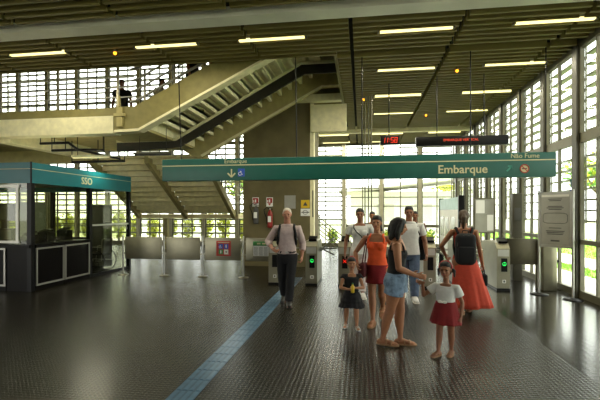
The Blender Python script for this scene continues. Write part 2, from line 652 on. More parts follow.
sh = shrub(1.75, .44, 420, 1, 'bushy yellow-green shrub outside the windows behind the steel barrier', 'shrubs outside behind the barrier')
x = -20
R_ = random.Random(5)
first = True
while x < -3.2:
    o = sh if first else copy_tree(sh)
    first = False
    o.location = (x, 20.75 + R_.uniform(-.15, .2), -.14)
    o.rotation_euler.z = R_.choice((0, PI / 2, PI, -PI / 2))
    k = R_.uniform(.9, 1.25)
    o.scale = (1, 1, k)
    x += R_.uniform(.92, 1.05)
sh2 = shrub(.95, .27, 240, 2, 'low green shrub outside below the far window sills', 'low shrubs below the far windows', ('leaf_d', 'leaf'))
first = True
x = -1.4
while x < 4.2:
    o = sh2 if first else copy_tree(sh2)
    first = False
    o.location = (x, 20.6 + R_.uniform(-.1, .2), -.14)
    o.rotation_euler.z = R_.uniform(0, 6)
    x += .68


def tree(loc, h, cw, seed, lab, n=900, cols=('leaf_d', 'leaf')):
    R = random.Random(seed)
    r = empty('tree', loc, 0, lab, 'tree')
    t = MB().tube([(0, 0, 0), (.1, .05, h * .3), (0, .1, h * .55), (.05, 0, h * .85)], [.22, .17, .12, .04], n=8)
    for k in range(6):
        a = k * 1.05 + R.random()
        t.tube([(.05, .05, h * .4), (cw * .4 * math.cos(a), cw * .4 * math.sin(a), h * .62), (cw * .75 * math.cos(a), cw * .75 * math.sin(a), h * .75)], [.09, .06, .02], n=6)
    t.build('trunk', M['bark'], r)
    f = MB()
    for k in range(7):
        a = k * .9
        q = .45 * cw if k else 0
        leaf_cloud(f, (q * math.cos(a), q * math.sin(a), h * R.uniform(.6, .8)), (cw * .55, cw * .55, h * .2), n // 7, .38, R)
    f.build('crown', [M[cols[0]], M[cols[1]]], r)


tree((15.5, 12, -.14), 4.2, 2.2, 3, 'small tree on the lawn outside the window wall', 900)
tree((17, 22, -.14), 6.0, 3.0, 4, 'tree beyond the lawn, seen past the poster stand', 1000)
tree((17.5, 33, -.14), 7.0, 3.2, 6, 'tree at the far corner beyond the notice board', 1000)
tree((12, 56, -.14), 7.0, 3.2, 8, 'tree outside behind the far building canopy', 1000, ('leaf', 'leaf_y'))
tree((-9, 34, -.14), 6.5, 3.4, 9, 'tree far outside behind the lower stair flight', 1000)
# pale building with a sloping canopy beyond the far windows
fb = empty('building', (0, 0, 0), 0, 'pale low building with sloping canopy outside the far windows', 'building')
MB().box((-1, 40, -.14), (14, 50, 3.6)).build('wall', M['bldg'], fb)
MB().prism([(0, 3.0), (17, 4.8), (17, 5.1), (0, 3.3)], (-2, 37, .4), (1, 0, 0), (0, 0, 1), (0, 9, 0)).build('canopy', M['bldg_r'], fb)
for x_ in (1.5, 5, 8.5):
    MB().box((x_, 39.9, .8), (x_ + 1.6, 39.99, 2.4)).build('window', M['bldg_r'], fb)
# footbridge ramp outside the upper left louvres
rp = empty('footbridge', (0, 0, 0), 0, 'pale sloping footbridge outside the upper louvres', 'footbridge')
d = MB()
d.prism([(-26, 8.6), (-12, 4.2), (-12, 4.7), (-26, 9.1)], (0, 25, .6), (1, 0, 0), (0, 0, 1), (0, 2.4, 0))
d.build('ramp', M['bldg_r'], rp)
g = MB()
for k in range(15):
    xx = -26 + k
    zz = 9.6 - (xx + 26) * 4.4 / 14
    g.box((xx - .03, 25, zz), (xx + .03, 25.06, zz + 1.1))
for q in (.4, .75, 1.1):
    g.bar((-26, 25.03, 9.6 + q), (-12, 25.03, 5.2 + q), .06, .06)
g.build('railing', M['bldg'], rp)
for xx in (-24, -14):
    MB().box((xx - .25, 25.8, -.14), (xx + .25, 26.4, 9.3 - (xx + 26) * 4.4 / 14)).build('pier', M['bldg'], rp)

# ================================================================== deck and stairs
DT, DBm = 3.97, 3.46
struct('slab', MB().box((-21, 9.0, 3.72), (-4.95, 12.75, 3.93)), M['conc'])
struct('beam.004', MB().box((-21, 8.68, DBm), (-5.63, 9.0, 3.86)).box((-21, 8.75, 3.86), (-5.63, 9.0, 4.06), 1), [M['conc_l'], M['olive']])
for i, xx in enumerate((-16.5, -12.6, -8.75)):
    struct('beam.%03d' % (5 + i), box_((xx - .16, 9.0, 3.36), (xx + .16, 12.06, 3.72)), M['conc_l'] if i == 2 else M['conc'])
struct('beam.008', box_((-21, 12.45, 3.30), (-8.9, 12.75, 3.72)), M['conc'])

# the railing of the deck
dr = empty('deck_railing', (0, 0, 0), 0, 'grey steel railing along the mezzanine edge above the pale beam', 'railing')
for k in range(9):
    xx = -5.6 - k * 1.55
    MB().box((xx - .025, 8.80, 4.06), (xx + .025, 8.85, 5.15)).build('post', M['steel_b'], dr)
for zz, r_ in ((4.32, .018), (4.55, .018), (4.78, .018), (5.12, .03)):
    MB().tube([(-20.9, 8.825, zz), (-5.2, 8.825, zz)], r_).build('rail', M['alu'], dr)
# bracket on the end of the deck beam
bk = at(120, 118, 8.66)
br = empty('beam_bracket', (bk.x, 8.66, 0), 0, 'small pale steel bracket bolted to the end of the deck beam', 'bracket')
MB().box((-.07, -.03, 3.6), (.07, .02, 4.05)).build('plate', M['conc'], br)
MB().box((-.13, -.05, 3.83), (.13, .02, 3.90)).build('flange', M['conc'], br)
MB().cyl((0, -.02, 4.05), (0, -.02, 4.3), .035, .02).build('pin', M['conc'], br)

# upper flight: front parapet beam, folded steps, centre and rear stringers
SX0, SX1, SL = -5.0, -1.15, .53
zb = lambda x_: 4.10 + SL * (x_ + 3.64)
us = empty('staircase', (0, 0, 0), 0, 'olive concrete upper staircase rising to the opening in the ceiling', 'staircase')


def sprism(o_y, thick, pts, name, m, par):
    MB().prism(pts, (0, o_y, 0), (1, 0, 0), (0, 0, 1), (0, thick, 0)).build(name, m, par)


sprism(8.68, .18, [(-5.62, 3.50), (SX0, 3.52), (SX1, zb(SX1)), (SX1, zb(SX1) + .55), (SX0 - .1, 4.06), (-5.62, 4.06)], 'parapet', M['olive'], us)
sprism(8.66, .26, [(-5.6, 3.47), (SX0, 3.49), (SX1, zb(SX1) - .03), (SX1, zb(SX1) + .02), (SX0, 3.55), (-5.6, 3.53)], 'edge_strip', M['conc_l'], us)
n = 13
run = (SX1 - SX0) / n
rise = run * SL
prof_t, prof_b = [], []
for i in range(n):
    x0 = SX0 + i * run
    z0 = 3.62 + i * rise + .16
    prof_t += [(x0, z0), (x0, z0 + rise), (x0 + run, z0 + rise)]
    prof_b += [(x0 + .07, z0 - .07), (x0 + .07, z0 + rise - .09), (x0 + run + .07, z0 + rise - .09)]
st = MB()
ptsl = [(SX0 - .2, 3.62 + .16 - .09), (SX0 - .2, 3.62 + .16)] + prof_t
bot = [(SX0 - .2, 3.69), (SX0 + .07, 3.69)]
for i in range(n):                       # build the folded plate piece by piece: riser and tread
    x0 = SX0 + i * run
    z0 = 3.78 + i * rise
    st.box((x0 - .02, 8.86, z0 - .17), (x0 + .07, 11.7, z0 + rise))
    st.box((x0, 8.86, z0 + rise - .08), (x0 + run + .07, 11.7, z0 + rise))
st.build('steps', M['conc_l'], us)
zc = lambda x_: zb(x_) - .10
sprism(10.35, .07, [(-6.6, 3.30), (SX0 + .2, zc(SX0 + .2)), (-1.42, zc(-1.42)), (-.52, zc(-1.42)), (-.52, zc(-1.42) + .24), (-1.5, zc(-1.42) + .24), (SX0 + .1, zc(SX0) + .28), (-6.6, 3.54)], 'stringer', mat('dark beam paint', '#2b271d', .7), us)
sprism(10.32, .14, [(-6.6, 3.54), (SX0 + .1, zc(SX0) + .27), (-1.5, zc(-1.42) + .23), (-.52, zc(-1.42) + .23), (-.52, zc(-1.42) + .30), (-1.5, zc(-1.42) + .30), (SX0 + .1, zc(SX0) + .35), (-6.6, 3.61)], 'edge_strip', M['conc_l'], us)
zr = lambda x_: zb(x_) - .22
sprism(11.71, .12, [(SX0 + .3, zr(SX0 + .3) - .02), (-1.1, zr(-1.1)), (-.52, zr(-1.1)), (-.52, zr(-1.1) + .95), (-1.2, zr(-1.1) + .95), (SX0, zr(SX0) + .95), (SX0 - .3, 3.9), (SX0 - .3, 3.5), (SX0, 3.32)], 'stringer', M['conc'], us)
sprism(11.69, .02, [(SX0 + .3, zr(SX0 + .3) - .02), (-1.1, zr(-1.1)), (-.52, zr(-1.1)), (-.52, zr(-1.1) + .05), (-1.12, zr(-1.1) + .05), (SX0 + .25, zr(SX0 + .3) + .04)], 'edge_strip', M['conc_l'], us)
MB().box((-1.2, 8.7, zb(-1.1) + .3), (-.52, 11.7, zb(-1.1) + .5)).build('landing', M['conc_d'], us)
MB().box((-6.4, 9.02, 3.55), (SX0 + .05, 11.75, 3.72)).build('landing', M['conc'], us)
rl = empty('stair_railing', (0, 0, 0), 0, 'grey triple handrail climbing above the olive stair parapet', 'railing')
for q, r_ in ((.18, .03), (.42, .022), (.66, .022), (.92, .03)):
    MB().tube([(-5.25, 8.77, 4.06 + q - .05), (SX0 - .05, 8.77, 4.06 + q), (SX1, 8.77, zb(SX1) + .55 + q)], r_).build('rail', M['alu'], rl)
for k in range(6):
    xx = SX0 + .1 + k * .72
    zz = zb(xx) + .52
    MB().box((xx - .02, 8.75, zz), (xx + .02, 8.79, zz + .95)).build('post', M['steel_b'], rl)

# lower flight: descends away from the hall to a landing before the far windows
ls = empty('staircase', (0, 0, 0), 0, 'pale concrete lower staircase seen from below, descending towards the far windows', 'staircase')
Y0, Y1, Z0, Z1 = 12.1, 15.0, 3.42, 1.62
lsl = (Z0 - Z1) / (Y1 - Y0)
for xx in (-8.72, -6.78, -4.86):
    MB().prism([(Y0, Z0 - .20), (Y1 + .1, Z1 - .24), (Y1 + .1, Z1 + .02), (Y0, Z0 + .08)], (xx, 0, 0), (0, 1, 0), (0, 0, 1), (.14, 0, 0)).build('stringer', M['conc'], ls)
n = 11
for a, b in ((-8.58, -6.78), (-6.64, -4.86)):
    s_ = MB()
    for i in range(n):
        y0 = Y0 + (Y1 - Y0) * i / n
        z0 = Z0 - (Z0 - Z1) * i / n
        dz, dy = (Z0 - Z1) / n, (Y1 - Y0) / n
        s_.box((a, y0, z0 - .06), (b, y0 + dy + .05, z0))
        s_.box((a, y0 + dy, z0 - dz), (b, y0 + dy + .05, z0 - .06))
    s_.build('steps', M['lsteps'], ls)
MB().box((-8.8, Y1 + .05, Z1 - .22), (-4.6, 17.4, Z1 - .06)).build('landing', M['lsteps'], ls)
for xx in (-8.6, -4.9):
    MB().box((xx - .1, 17.1, 0), (xx + .1, 17.3, Z1 - .22)).build('post', M['conc'], ls)
# hand rails beside the lower flight
lr = empty('stair_railing', (0, 0, 0), 0, 'thin steel handrail beside the lower staircase, near the concrete pillar', 'railing')
for q in (.35, .65, .95):
    MB().tube([(-4.68, 12.8, 3.1 + q - .2), (-4.68, 15.1, 1.65 + q), (-4.68, 17.3, 1.6 + q)], .018).build('rail', M['steel'], lr)
for yy, zz in ((13.4, 2.55), (15.1, 1.56), (17.2, 1.56)):
    MB().box((-4.7, yy - .02, zz), (-4.66, yy + .02, zz + 1.0)).build('post', M['steel'], lr)
# railing ramp by the far windows, right of the pillar
fr = empty('ramp_railing', (0, 0, 0), 0, 'steel multi-rail ramp railing beside the concrete pillar, before the far windows', 'railing')
p0, p1 = at(318, 216, 16.0), at(342, 236, 16.0)
for k in range(5):
    MB().tube([(p0.x, 16, p0.z - .16 * k), (p1.x, 16, p1.z - .16 * k)], .018).build('rail', M['mull'], fr)
for xx, zz in ((p0.x + .05, p0.z), ((p0.x + p1.x) / 2, (p0.z + p1.z) / 2), (p1.x, p1.z)):
    MB().box((xx - .02, 15.98, 0), (xx + .02, 16.02, zz + .02)).build('post', M['mull'], fr)

# pipes under the deck
for i, (pts, lab) in enumerate([
    ([(-8.2, 9.9, 3.3), (-7.4, 9.9, 3.3), (-6.7, 9.9, 3.28)], 'dark horizontal service pipe under the deck, nearest the stair'),
    ([(-8.3, 10.8, 3.1), (-6.65, 10.8, 3.1)], 'long dark service pipe lowest under the deck'),
    ([(-8.2, 9.5, 3.42), (-7.4, 9.5, 3.42), (-7.3, 9.7, 3.28), (-7.3, 11.6, 3.28)], 'bent dark service pipe under the deck, beside the beam'),
]):
    r = empty('service_pipe', (0, 0, 0), 0, lab, 'pipe')
    MB().tube(pts, .035).build('pipe', M['black'], r)
    for (a_, b_) in ((pts[0], 0), (pts[-1], 1)):
        q = Vector(a_)
        MB().cyl(q, (q.x, q.y, 3.73), .012).build('hanger', M['black'], r)
    q = (Vector(pts[0]) + Vector(pts[1])) / 2
    MB().cyl(q, (q.x, q.y, 3.73), .012).build('hanger', M['black'], r)
for i, (px0, px1, py, lab) in enumerate([(72, 110, 157.5, 'pale strip light hanging under the deck above the booth'), (134, 172, 154.5, 'unlit dark strip light hanging under the deck beside the sign end')]):
    a, b = at(px0, py, 9.6), at(px1, py, 9.6)
    r = empty('strip_light', ((a.x + b.x) / 2, 9.6, a.z), 0, lab, 'light fitting')
    w = (b.x - a.x) / 2
    MB().box((-w, -.05, 0), (w, .05, .05)).build('housing', M['tube_off'] if i == 0 else M['mull'], r)
    MB().box((-w + .03, -.03, -.025), (w - .03, .03, 0)).build('diffuser', mat('tube with added glow', '#cfc99c', .5, var=0, emit='#ffefb0', estr=.3) if i == 0 else M['ink'], r)
    if i == 0:  # glow and area lamp added to brighten the lower flight; the fitting looks unlit
        al = bpy.data.lights.new('tube_light', 'AREA')
        al.shape = 'RECTANGLE'
        al.size, al.size_y = w * 2, .06
        al.energy = 40
        al.color = (1, .93, .68)
        ao = bpy.data.objects.new('tube_light', al)
        COL.objects.link(ao)
        ao.parent = r
        ao.location = (0, 0, -.03)
    for q in (-w * .7, w * .7):
        MB().cyl((q, 0, .05), (q, 0, 3.74 - a.z), .008).build('hanger', M['black'], r)

# ================================================================== ceiling lamps
rows = [('first', 7.45, [-7.1, -4.34, -2.26, .336, 2.6]), ('second', 9.47, [.38, 2.68]), ('third', 11.6, [.385, 2.7]),
        ('fourth', 13.65, [.42, 2.7]), ('fifth', 17.2, [-1.75, .45, 2.7]), ('sixth', 19.05, [-1.75, .45])]
ordn = {0: 'first', 1: 'second', 2: 'third', 3: 'fourth', 4: 'fifth'}
for rn, yy, xl in rows:
    for i, xx in enumerate(xl):
        k = len(xl) - 1 - i
        lab = 'lit fluorescent ceiling strip in the %s row from the entrance, %s from the window wall' % (rn, ordn[k])
        r = empty('ceiling_light', (xx + .62, yy, ZC), 0, lab, 'ceiling light', 'fluorescent ceiling strips')
        MB().box((-.64, -.045, .02), (.64, .045, .10)).build('housing', M['tube_off'], r)
        MB().box((-.62, -.036, -.022), (.62, .036, .02)).build('diffuser', M['tube'], r)
        MB().box((-.66, -.045, -.028), (-.62, .045, .03)).build('end_cap', M['mull'], r)
        al = bpy.data.lights.new('tube_light', 'AREA')
        al.shape = 'RECTANGLE'
        al.size, al.size_y = 1.2, .07
        al.energy = 30
        al.color = (1, .93, .68)
        ao = bpy.data.objects.new('tube_light', al)
        COL.objects.link(ao)
        ao.parent = r
        ao.location = (0, 0, -.03)
        MB().box((.62, -.045, -.028), (.66, .045, .03)).build('end_cap', M['mull'], r)
for px, py, yy, lab in [(115, 49, 7.55, 'small amber ceiling bulb above the mezzanine'), (457, 68, 9.62, 'small amber ceiling bulb in front of the red message display'),
                        (364, 97.5, 11.7, 'small amber ceiling bulb beside the hanging rods'), (426, 118, 13.9, 'small amber ceiling bulb behind the clock, deep in the hall')]:
    p = at(px, py, yy)
    r = empty('amber_lamp', (p.x, yy, ZC), 0, lab, 'lamp')
    MB().cyl((0, 0, -.03), (0, 0, .02), .03, n=10).build('socket', M['mull'], r)
    MB().ell((0, 0, -.05), (.032, .032, .035)).build('bulb', M['amber'], r)
for px, py, lab in [(302, 4, 'x')][:0]:
    pass
# ================================================================== hanging sign
SY = 8.6
sl, sr = at(162, 170, SY).x, at(556.5, 165, SY).x
sg = empty('hanging_sign', ((sl + sr) / 2, SY, 2.335), 0, 'long teal hanging sign over the turnstiles reading Embarque', 'sign')
sw = (sr - sl) / 2
SH = .485
MB().rbox((-sw, 0, 0), (sw, .14, SH), .012).build('board', M['teal'], sg)
MB().box((-sw, -.004, .325), (sw, .002, .345)).build('stripe', M['cream'], sg)
for px in (182, 297, 362, 470, 545):
    xx = at(px, 150, SY + .07).x - (sl + sr) / 2
    MB().cyl((xx, .03, SH - .01), (xx, .03 if px > 350 else -.12, ZC - 2.335 + .06), .012, n=8).build('rod', M['black'], sg)
ox = (sl + sr) / 2


def sx(px, Y=SY):
    return at(px, 170, Y).x


text('Embarque', .235, 'lettering', M['cream'], sg, (sx(462.5) - ox, -.003, .165), bold=.003)
text('Embarque', .125, 'lettering', M['cream'], sg, (sx(235.5) - ox, -.003, .415))
text('Não Fume', .125, 'lettering', M['cream'], sg, (sx(525) - ox, -.003, .415))
a_ = MB()
xa = sx(231.5) - ox
a_.box((xa - .014, -.004, .085), (xa + .014, .001, .25))
for s_ in (-1, 1):
    a_.bar((xa, -.0015, .075), (xa + s_ * .085, -.0015, .16), .005, .03, up=(0, 0, 1))
a_.build('arrow', M['cream'], sg)
xi = sx(241.3) - ox
p = MB().box((xi - .075, -.005, .085), (xi + .075, .001, .255)).build('pictogram', M['iso'], sg)
iso_symbol((xi - .02, -.006, .165), .13).build('wheelchair_symbol', M['white'], p)
xi = sx(524.5) - ox
d_ = MB().cyl((xi, .001, .165), (xi, -.004, .165), .085, n=24).build('pictogram', M['cream'], sg)
rg = MB().tube([(xi + .078 * math.cos(k * PI / 12), -.006, .165 + .078 * math.sin(k * PI / 12)) for k in range(24)], .010, closed=True, n=6)
rg.bar((xi - .055, -.007, .22), (xi + .055, -.007, .11), .006, .016)
rg.build('prohibition_ring', M['red'], d_)
MB().box((xi - .05, -.007, .155), (xi + .045, -.004, .175)).build('cigarette', M['ink'], d_)
xg = sx(509.5) - ox
ga = MB()
ga.bar((xg - .05, -.002, .12), (xg + .04, -.002, .215), .004, .03)
ga.bar((xg + .045, -.002, .22), (xg - .03, -.002, .22), .004, .025)
ga.bar((xg + .045, -.002, .22), (xg + .045, -.002, .14), .004, .025)
ga.build('arrow', mat('faded arrow', '#3f8d80', .6, var=0), sg)

# led clock and message display
cp = at(390, 144.5, 10.5)
ck = empty('led_clock', (cp.x, 10.5, cp.z), 0, 'small black hanging clock with red digits 11:58', 'clock')
MB().rbox((-.235, 0, 0), (.235, .12, .225), .012).build('case', M['black'], ck)
SEG = {'1': 'bc', '5': 'afgcd', '8': 'abcdefg'}
for i_, (ch, cx_) in enumerate((('1', -.155), ('1', -.085), ('5', .055), ('8', .145))):
    g_ = MB()
    hw, hh_ = .03, .062
    bars = {'a': (-hw, hh_, hw, hh_), 'd': (-hw, -hh_, hw, -hh_), 'g': (-hw, 0, hw, 0), 'b': (hw, 0, hw, hh_), 'c': (hw, -hh_, hw, 0), 'f': (-hw, 0, -hw, hh_), 'e': (-hw, -hh_, -hw, 0)}
    for s_ in SEG[ch]:
        x0, z0, x1, z1 = bars[s_]
        g_.bar((cx_ + x0 + z0 * .12, -.003, .11 + z0), (cx_ + x1 + z1 * .12, -.003, .11 + z1), .012, .006, up=(0, 1, 0))
    g_.build('digit', M['led_r'], ck)
MB().box((-.012, -.006, .13), (0, 0, .142)).box((-.018, -.006, .078), (-.006, 0, .09)).build('colon', M['led_r'], ck)
MB().cyl((-.02, .06, .22), (-.02, .06, ZC - cp.z + .02), .014, n=8).build('rod', M['black'], ck)
d0, d1 = at(416, 146, 10.0), at(509, 143.5, 10.0)
ld = empty('hanging_led_display', ((d0.x + d1.x) / 2, 10.0, d0.z), 0, 'long black hanging message display with red led text', 'display')
w = (d1.x - d0.x) / 2
MB().rbox((-w, 0, 0), (w, .14, .215), .012).build('case', M['black'], ld)
text('EMBARQUE VERTICAL', .076, 'led_text', mat('dim red led text', '#d2452c', .5, var=0, emit='#ff3a18', estr=.22), ld, (at(461, 140, 10).x - (d0.x + d1.x) / 2, -.003, .12), sx=1.05)
for px in (437, 484):
    xx = at(px, 130, 10.07).x - (d0.x + d1.x) / 2
    MB().cyl((xx, .07, .21), (xx, .07, ZC - d0.z + .02), .012, n=8).build('rod', M['black'], ld)
# vertical conduits from the ceiling beside the sign's rods
for i, (px, yy) in enumerate([(368.5, 11.6), (371.5, 11.6), (365, 11.6)]):
    p = at(px, 150, yy)
    r = empty('conduit', (p.x, yy, 0), 0, ['middle of the three thin dark conduits running floor to ceiling', 'conduit closest to the window wall among the three floor to ceiling conduits', 'conduit closest to the pillar among the three floor to ceiling conduits'][i], 'conduit')
    MB().cyl((0, 0, 0), (0, 0, ZC + .02), .016, n=8).build('pipe', M['mull'], r)
    MB().cyl((0, 0, 0), (0, 0, .03), .035, n=10).build('flange', M['mull'], r)

# ================================================================== ticket booth
BX, BY0, BY1, BXL = -6.73, 7.55, 11.26, -12.0
bt = empty('ticket_booth', (BX, BY0, 0), 0, 'dark glazed ticket booth with teal fascia reading SSO', 'booth')


def bb(a, b, mb=None, mi=0):
    mb = mb or MB()
    return mb.box((a[0] - BX, a[1] - BY0, a[2]), (b[0] - BX, b[1] - BY0, b[2]), mi)


fa = MB()
bb((BXL, BY0, 2.25), (BX, BY0 + .07, 2.68), fa)
bb((BX - .07, BY0 + .07, 2.25), (BX, BY1, 2.68), fa)
bb((BXL, BY1 - .07, 2.25), (BX - .07, BY1, 2.68), fa)
f = fa.build('fascia', M['teal_b'], bt)
s_ = MB()
bb((BXL, BY0 - .004, 2.54), (BX + .004, BY0, 2.552), s_)
bb((BX, BY0, 2.54), (BX + .004, BY1, 2.552), s_)
s_.build('stripe', M['cream'], f)
k_ = MB()
bb((BX - .012, BY0 - .012, 2.25), (BX + .012, BY0 + .012, 2.69), k_).build('corner_trim', M['black'], f)
text('SSO', .24, 'lettering', M['cream'], f, (.003, 9.29 - BY0, 2.405), rot=(PI / 2, 0, PI / 2), bold=.002)
bb((BXL, BY0 + .07, 2.40), (BX - .07, BY1 - .07, 2.46)).build('roof', M['white'], bt)
for (x_, y_) in ((BX - .1, BY0), (BX - .1, 9.4), (BX - .1, BY1 - .1), (-9.3, BY0), (BXL, BY0), (-9.3, BY1 - .1), (BXL, BY1 - .1)):
    bb((x_, y_, 0), (x_ + .1, y_ + .1, 2.25)).build('post', M['black'], bt)
bb((BXL + .1, BY0 - .03, .90), (BX - .02, BY0 + .3, .97)).build('counter', M['panel_d'], bt)
bb((BX - .3, BY0 + .1, .90), (BX + .03, 9.4, .97)).build('counter', M['panel_d'], bt)


def lower_panel(axis, u0, u1):
    mb, fr = MB(), MB()
    if axis == 'Y':
        bb((BX - .05, u0, 0), (BX - .01, u1, .90), mb)
        for a, b in (((u0, u1), (.10, .135)), ((u0, u1), (.86, .895)), ((u0, u0 + .035), (.135, .86)), ((u1 - .035, u1), (.135, .86))):
            bb((BX - .01, a[0], b[0]), (BX + .012, a[1], b[1]), fr)
    else:
        bb((u0, BY0 + .01, 0), (u1, BY0 + .05, .90), mb)
        for a, b in (((u0, u1), (.10, .135)), ((u0, u1), (.86, .895)), ((u0, u0 + .035), (.135, .86)), ((u1 - .035, u1), (.135, .86))):
            bb((a[0], BY0 - .012, b[0]), (a[1], BY0 + .01, b[1]), fr)
    p_ = mb.build('panel', M['panel_d'], bt)
    fr.build('panel_frame', M['alu'], p_)


lower_panel('Y', 7.68, 8.50)
lower_panel('Y', 8.53, 9.39)
lower_panel('X', -9.15, -7.33)
bb((-7.33, BY0 + .02, 0), (BX - .1, BY0 + .06, .9)).build('panel', M['panel_d'], bt)
lower_panel('X', -11.9, -9.35)
# glazing
bb((BX - .04, 7.65, .97), (BX - .034, 9.4, 2.25)).build('pane', M['glass_g'], bt)
dp = bb((BX - .04, 9.5, .06), (BX - .034, 11.16, 2.25)).build('door', M['glass_g'], bt)
tag(dp, 'full-height glass door of the booth')
bb((BX - .05, 9.5, 1.29), (BX - .015, 11.16, 1.335)).build('push_bar', M['steel_l'], dp)
bb((BX - .055, 9.5, .0), (BX - .015, 11.16, .07)).build('bottom_rail', M['black'], dp)
bb((-9.2, BY0 + .03, .97), (BX - .1, BY0 + .036, 2.25)).build('pane', M['glass_g'], bt)
wfm = MB()
for a, b in (((-9.2, -7.02), (2.16, 2.22)), ((-9.2, -7.02), (1.0, 1.05)), ((-7.10, -7.04), (1.05, 2.16))):
    bb((a[0], BY0 + .01, b[0]), (a[1], BY0 + .06, b[1]), wfm)
wfm.build('window_frame', M['alu'], bt)
bb((-11.9, BY0 + .03, .97), (-9.3, BY0 + .036, 2.25)).build('pane', M['glass_g'], bt)
bb((-9.2, BY1 - .06, .9), (BX - .1, BY1 - .054, 2.25)).build('pane', M['glass_g'], bt)
bb((-9.2, BY1 - .07, 0), (BX - .9, BY1 - .03, .9)).build('panel', M['panel_d'], bt)
bb((BXL + .1, BY1 - .07, 0), (-9.3, BY1 - .03, .9)).build('panel', M['panel_d'], bt)
bb((BXL + .1, BY1 - .06, .9), (-9.3, BY1 - .054, 2.25)).build('pane', M['glass_g'], bt)
bb((BXL, BY0 + .1, 0), (BXL + .04, BY1 - .1, .9)).build('panel', M['panel_d'], bt)
bb((BXL + .02, BY0 + .1, .9), (BXL + .026, BY1 - .1, 2.25)).build('pane', M['glass_g'], bt)
bb((-7.95, 11.1, .06), (-7.25, 11.13, 1.86)).build('partition', mat('smoked partition', '#3a3a34', .4), bt)
bb((-10.3, 11.1, .9), (-9.42, 11.13, 1.95)).build('partition', mat('frosted partition', '#8d9585', .6), bt)
# desk equipment
for i, (x_, y_, w, h, z_, lab) in enumerate([
    (-7.15, 8.0, .22, .18, .98, 'dark low ticket printer on the booth counter, by its front corner post'),
    (-7.15, 8.45, .24, .22, .98, 'dark boxy terminal in the middle of the booth side counter'),
    (-7.15, 9.05, .24, .24, .98, 'dark boxy terminal on the booth side counter beside the glass door')]):
    r = empty('counter_terminal', (x_, y_, .975), 0, lab, 'terminal')
    MB().rbox((-.13, -w / 2, 0), (.13, w / 2, h), .02).build('case', M['black'], r)
    MB().obox((.0, 0, h + .03), (.09, 0, .03), (0, w * .42, 0), (-.006, 0, .018)).build('screen', M['ink'], r)
for i, (z_, hh, lab) in enumerate([(1.45, .40, 'large dark monitor mounted high behind the booth front window'), (1.0, .28, 'dark computer on the booth front counter below the high monitor')]):
    p = at(4, 225, 8.2)
    r = empty('monitor', (p.x - .05, 8.2, .975), 0, lab, 'monitor')
    MB().rbox((-.32, -.05, z_ - .975), (.32, .05, z_ - .975 + hh), .015).build('case', M['black'], r)
    MB().box((-.29, -.054, z_ - .975 + .03), (.29, -.05, z_ - .975 + hh - .03)).build('screen', M['ink'], r)
    if i == 0:
        MB().box((-.04, .0, .0), (.04, .09, z_ - .975 + .1)).build('stand', M['black'], r)
# wheelchair waiting behind the glass door
wc = empty('wheelchair', (-7.22, 10.55, 0), PI * .5, 'black folded wheelchair parked inside the booth behind the glass door', 'wheelchair')
for s_ in (-1, 1):
    wh = MB().tube([(s_ * .27, .30 * math.cos(k * PI / 12), .30 + .30 * math.sin(k * PI / 12)) for k in range(24)], .018, closed=True, n=6)
    for k in range(12):
        a = k * PI / 6
        wh.cyl((s_ * .27, 0, .30), (s_ * .27, .29 * math.cos(a), .30 + .29 * math.sin(a)), .004, n=5)
    wh.build('wheel', M['black'], wc)
    cw = MB().tube([(s_ * .22, .42 + .08 * math.cos(k * PI / 8), .09 + .08 * math.sin(k * PI / 8)) for k in range(16)], .014, closed=True, n=6)
    cw.build('caster', M['black'], wc)
    MB().tube([(s_ * .23, -.28, .92), (s_ * .23, -.2, .9), (s_ * .23, -.18, .3), (s_ * .23, .4, .3), (s_ * .23, .48, .1)], .013).tube([(s_ * .23, -.18, .68), (s_ * .23, .25, .68), (s_ * .23, .3, .3)], .013).build('frame', M['alu'], wc)
MB().box((-.22, -.18, .46), (.22, .28, .50)).build('seat', M['black_f'], wc)
MB().box((-.22, -.2, .50), (.22, -.17, .9)).build('backrest', M['black_f'], wc)
MB().box((-.18, .42, .08), (.18, .56, .1)).build('footrest', M['black'], wc)

# ================================================================== steel barrier
ba = empty('steel_barrier', (0, 0, 0), 0, 'row of dull steel barrier panels on posts between the booth and the turnstiles', 'barrier')
PX = [-6.2, -5.05, -4.0, -2.93]
BY = 10.0
for xx in PX + [-2.13]:
    p = MB().cyl((xx, BY, .0), (xx, BY, 1.02), .022).ell((xx, BY, 1.02), (.024, .024, .024)).build('post', M['steel_l'], ba)
    MB().lathe([(.13, 0), (.13, .012), (.05, .022), (.03, .03)], (xx, BY, 0)).build('base', M['steel'], p)
allx = PX + [-2.13]
for i, (a, b) in enumerate(zip(allx, allx[1:])):
    MB().rbox((a + .06, BY - .015, .42), (b - .06, BY + .015, 1.0), .014).build('panel', M['steel_b'], ba)
    for zz in (.55, .88):
        MB().box((a + .015, BY - .012, zz), (a + .07, BY + .012, zz + .04)).build('clamp', M['steel'], ba)
        MB().box((b - .07, BY - .012, zz), (b - .015, BY + .012, zz + .04)).build('clamp', M['steel'], ba)
a, b = at(216, 256, BY - .03), at(231, 241, BY - .03)
po = empty('pictogram_poster', ((a.x + b.x) / 2, BY - .028, (a.z + b.z) / 2), 0, 'red poster with four pictograms on the steel barrier', 'poster')
MB().box((-.19, 0, -.19), (.19, .008, .19)).build('sheet', M['red'], po)
MB().box((-.15, -.003, .14), (.15, 0, .16)).build('caption', M['cream'], po)
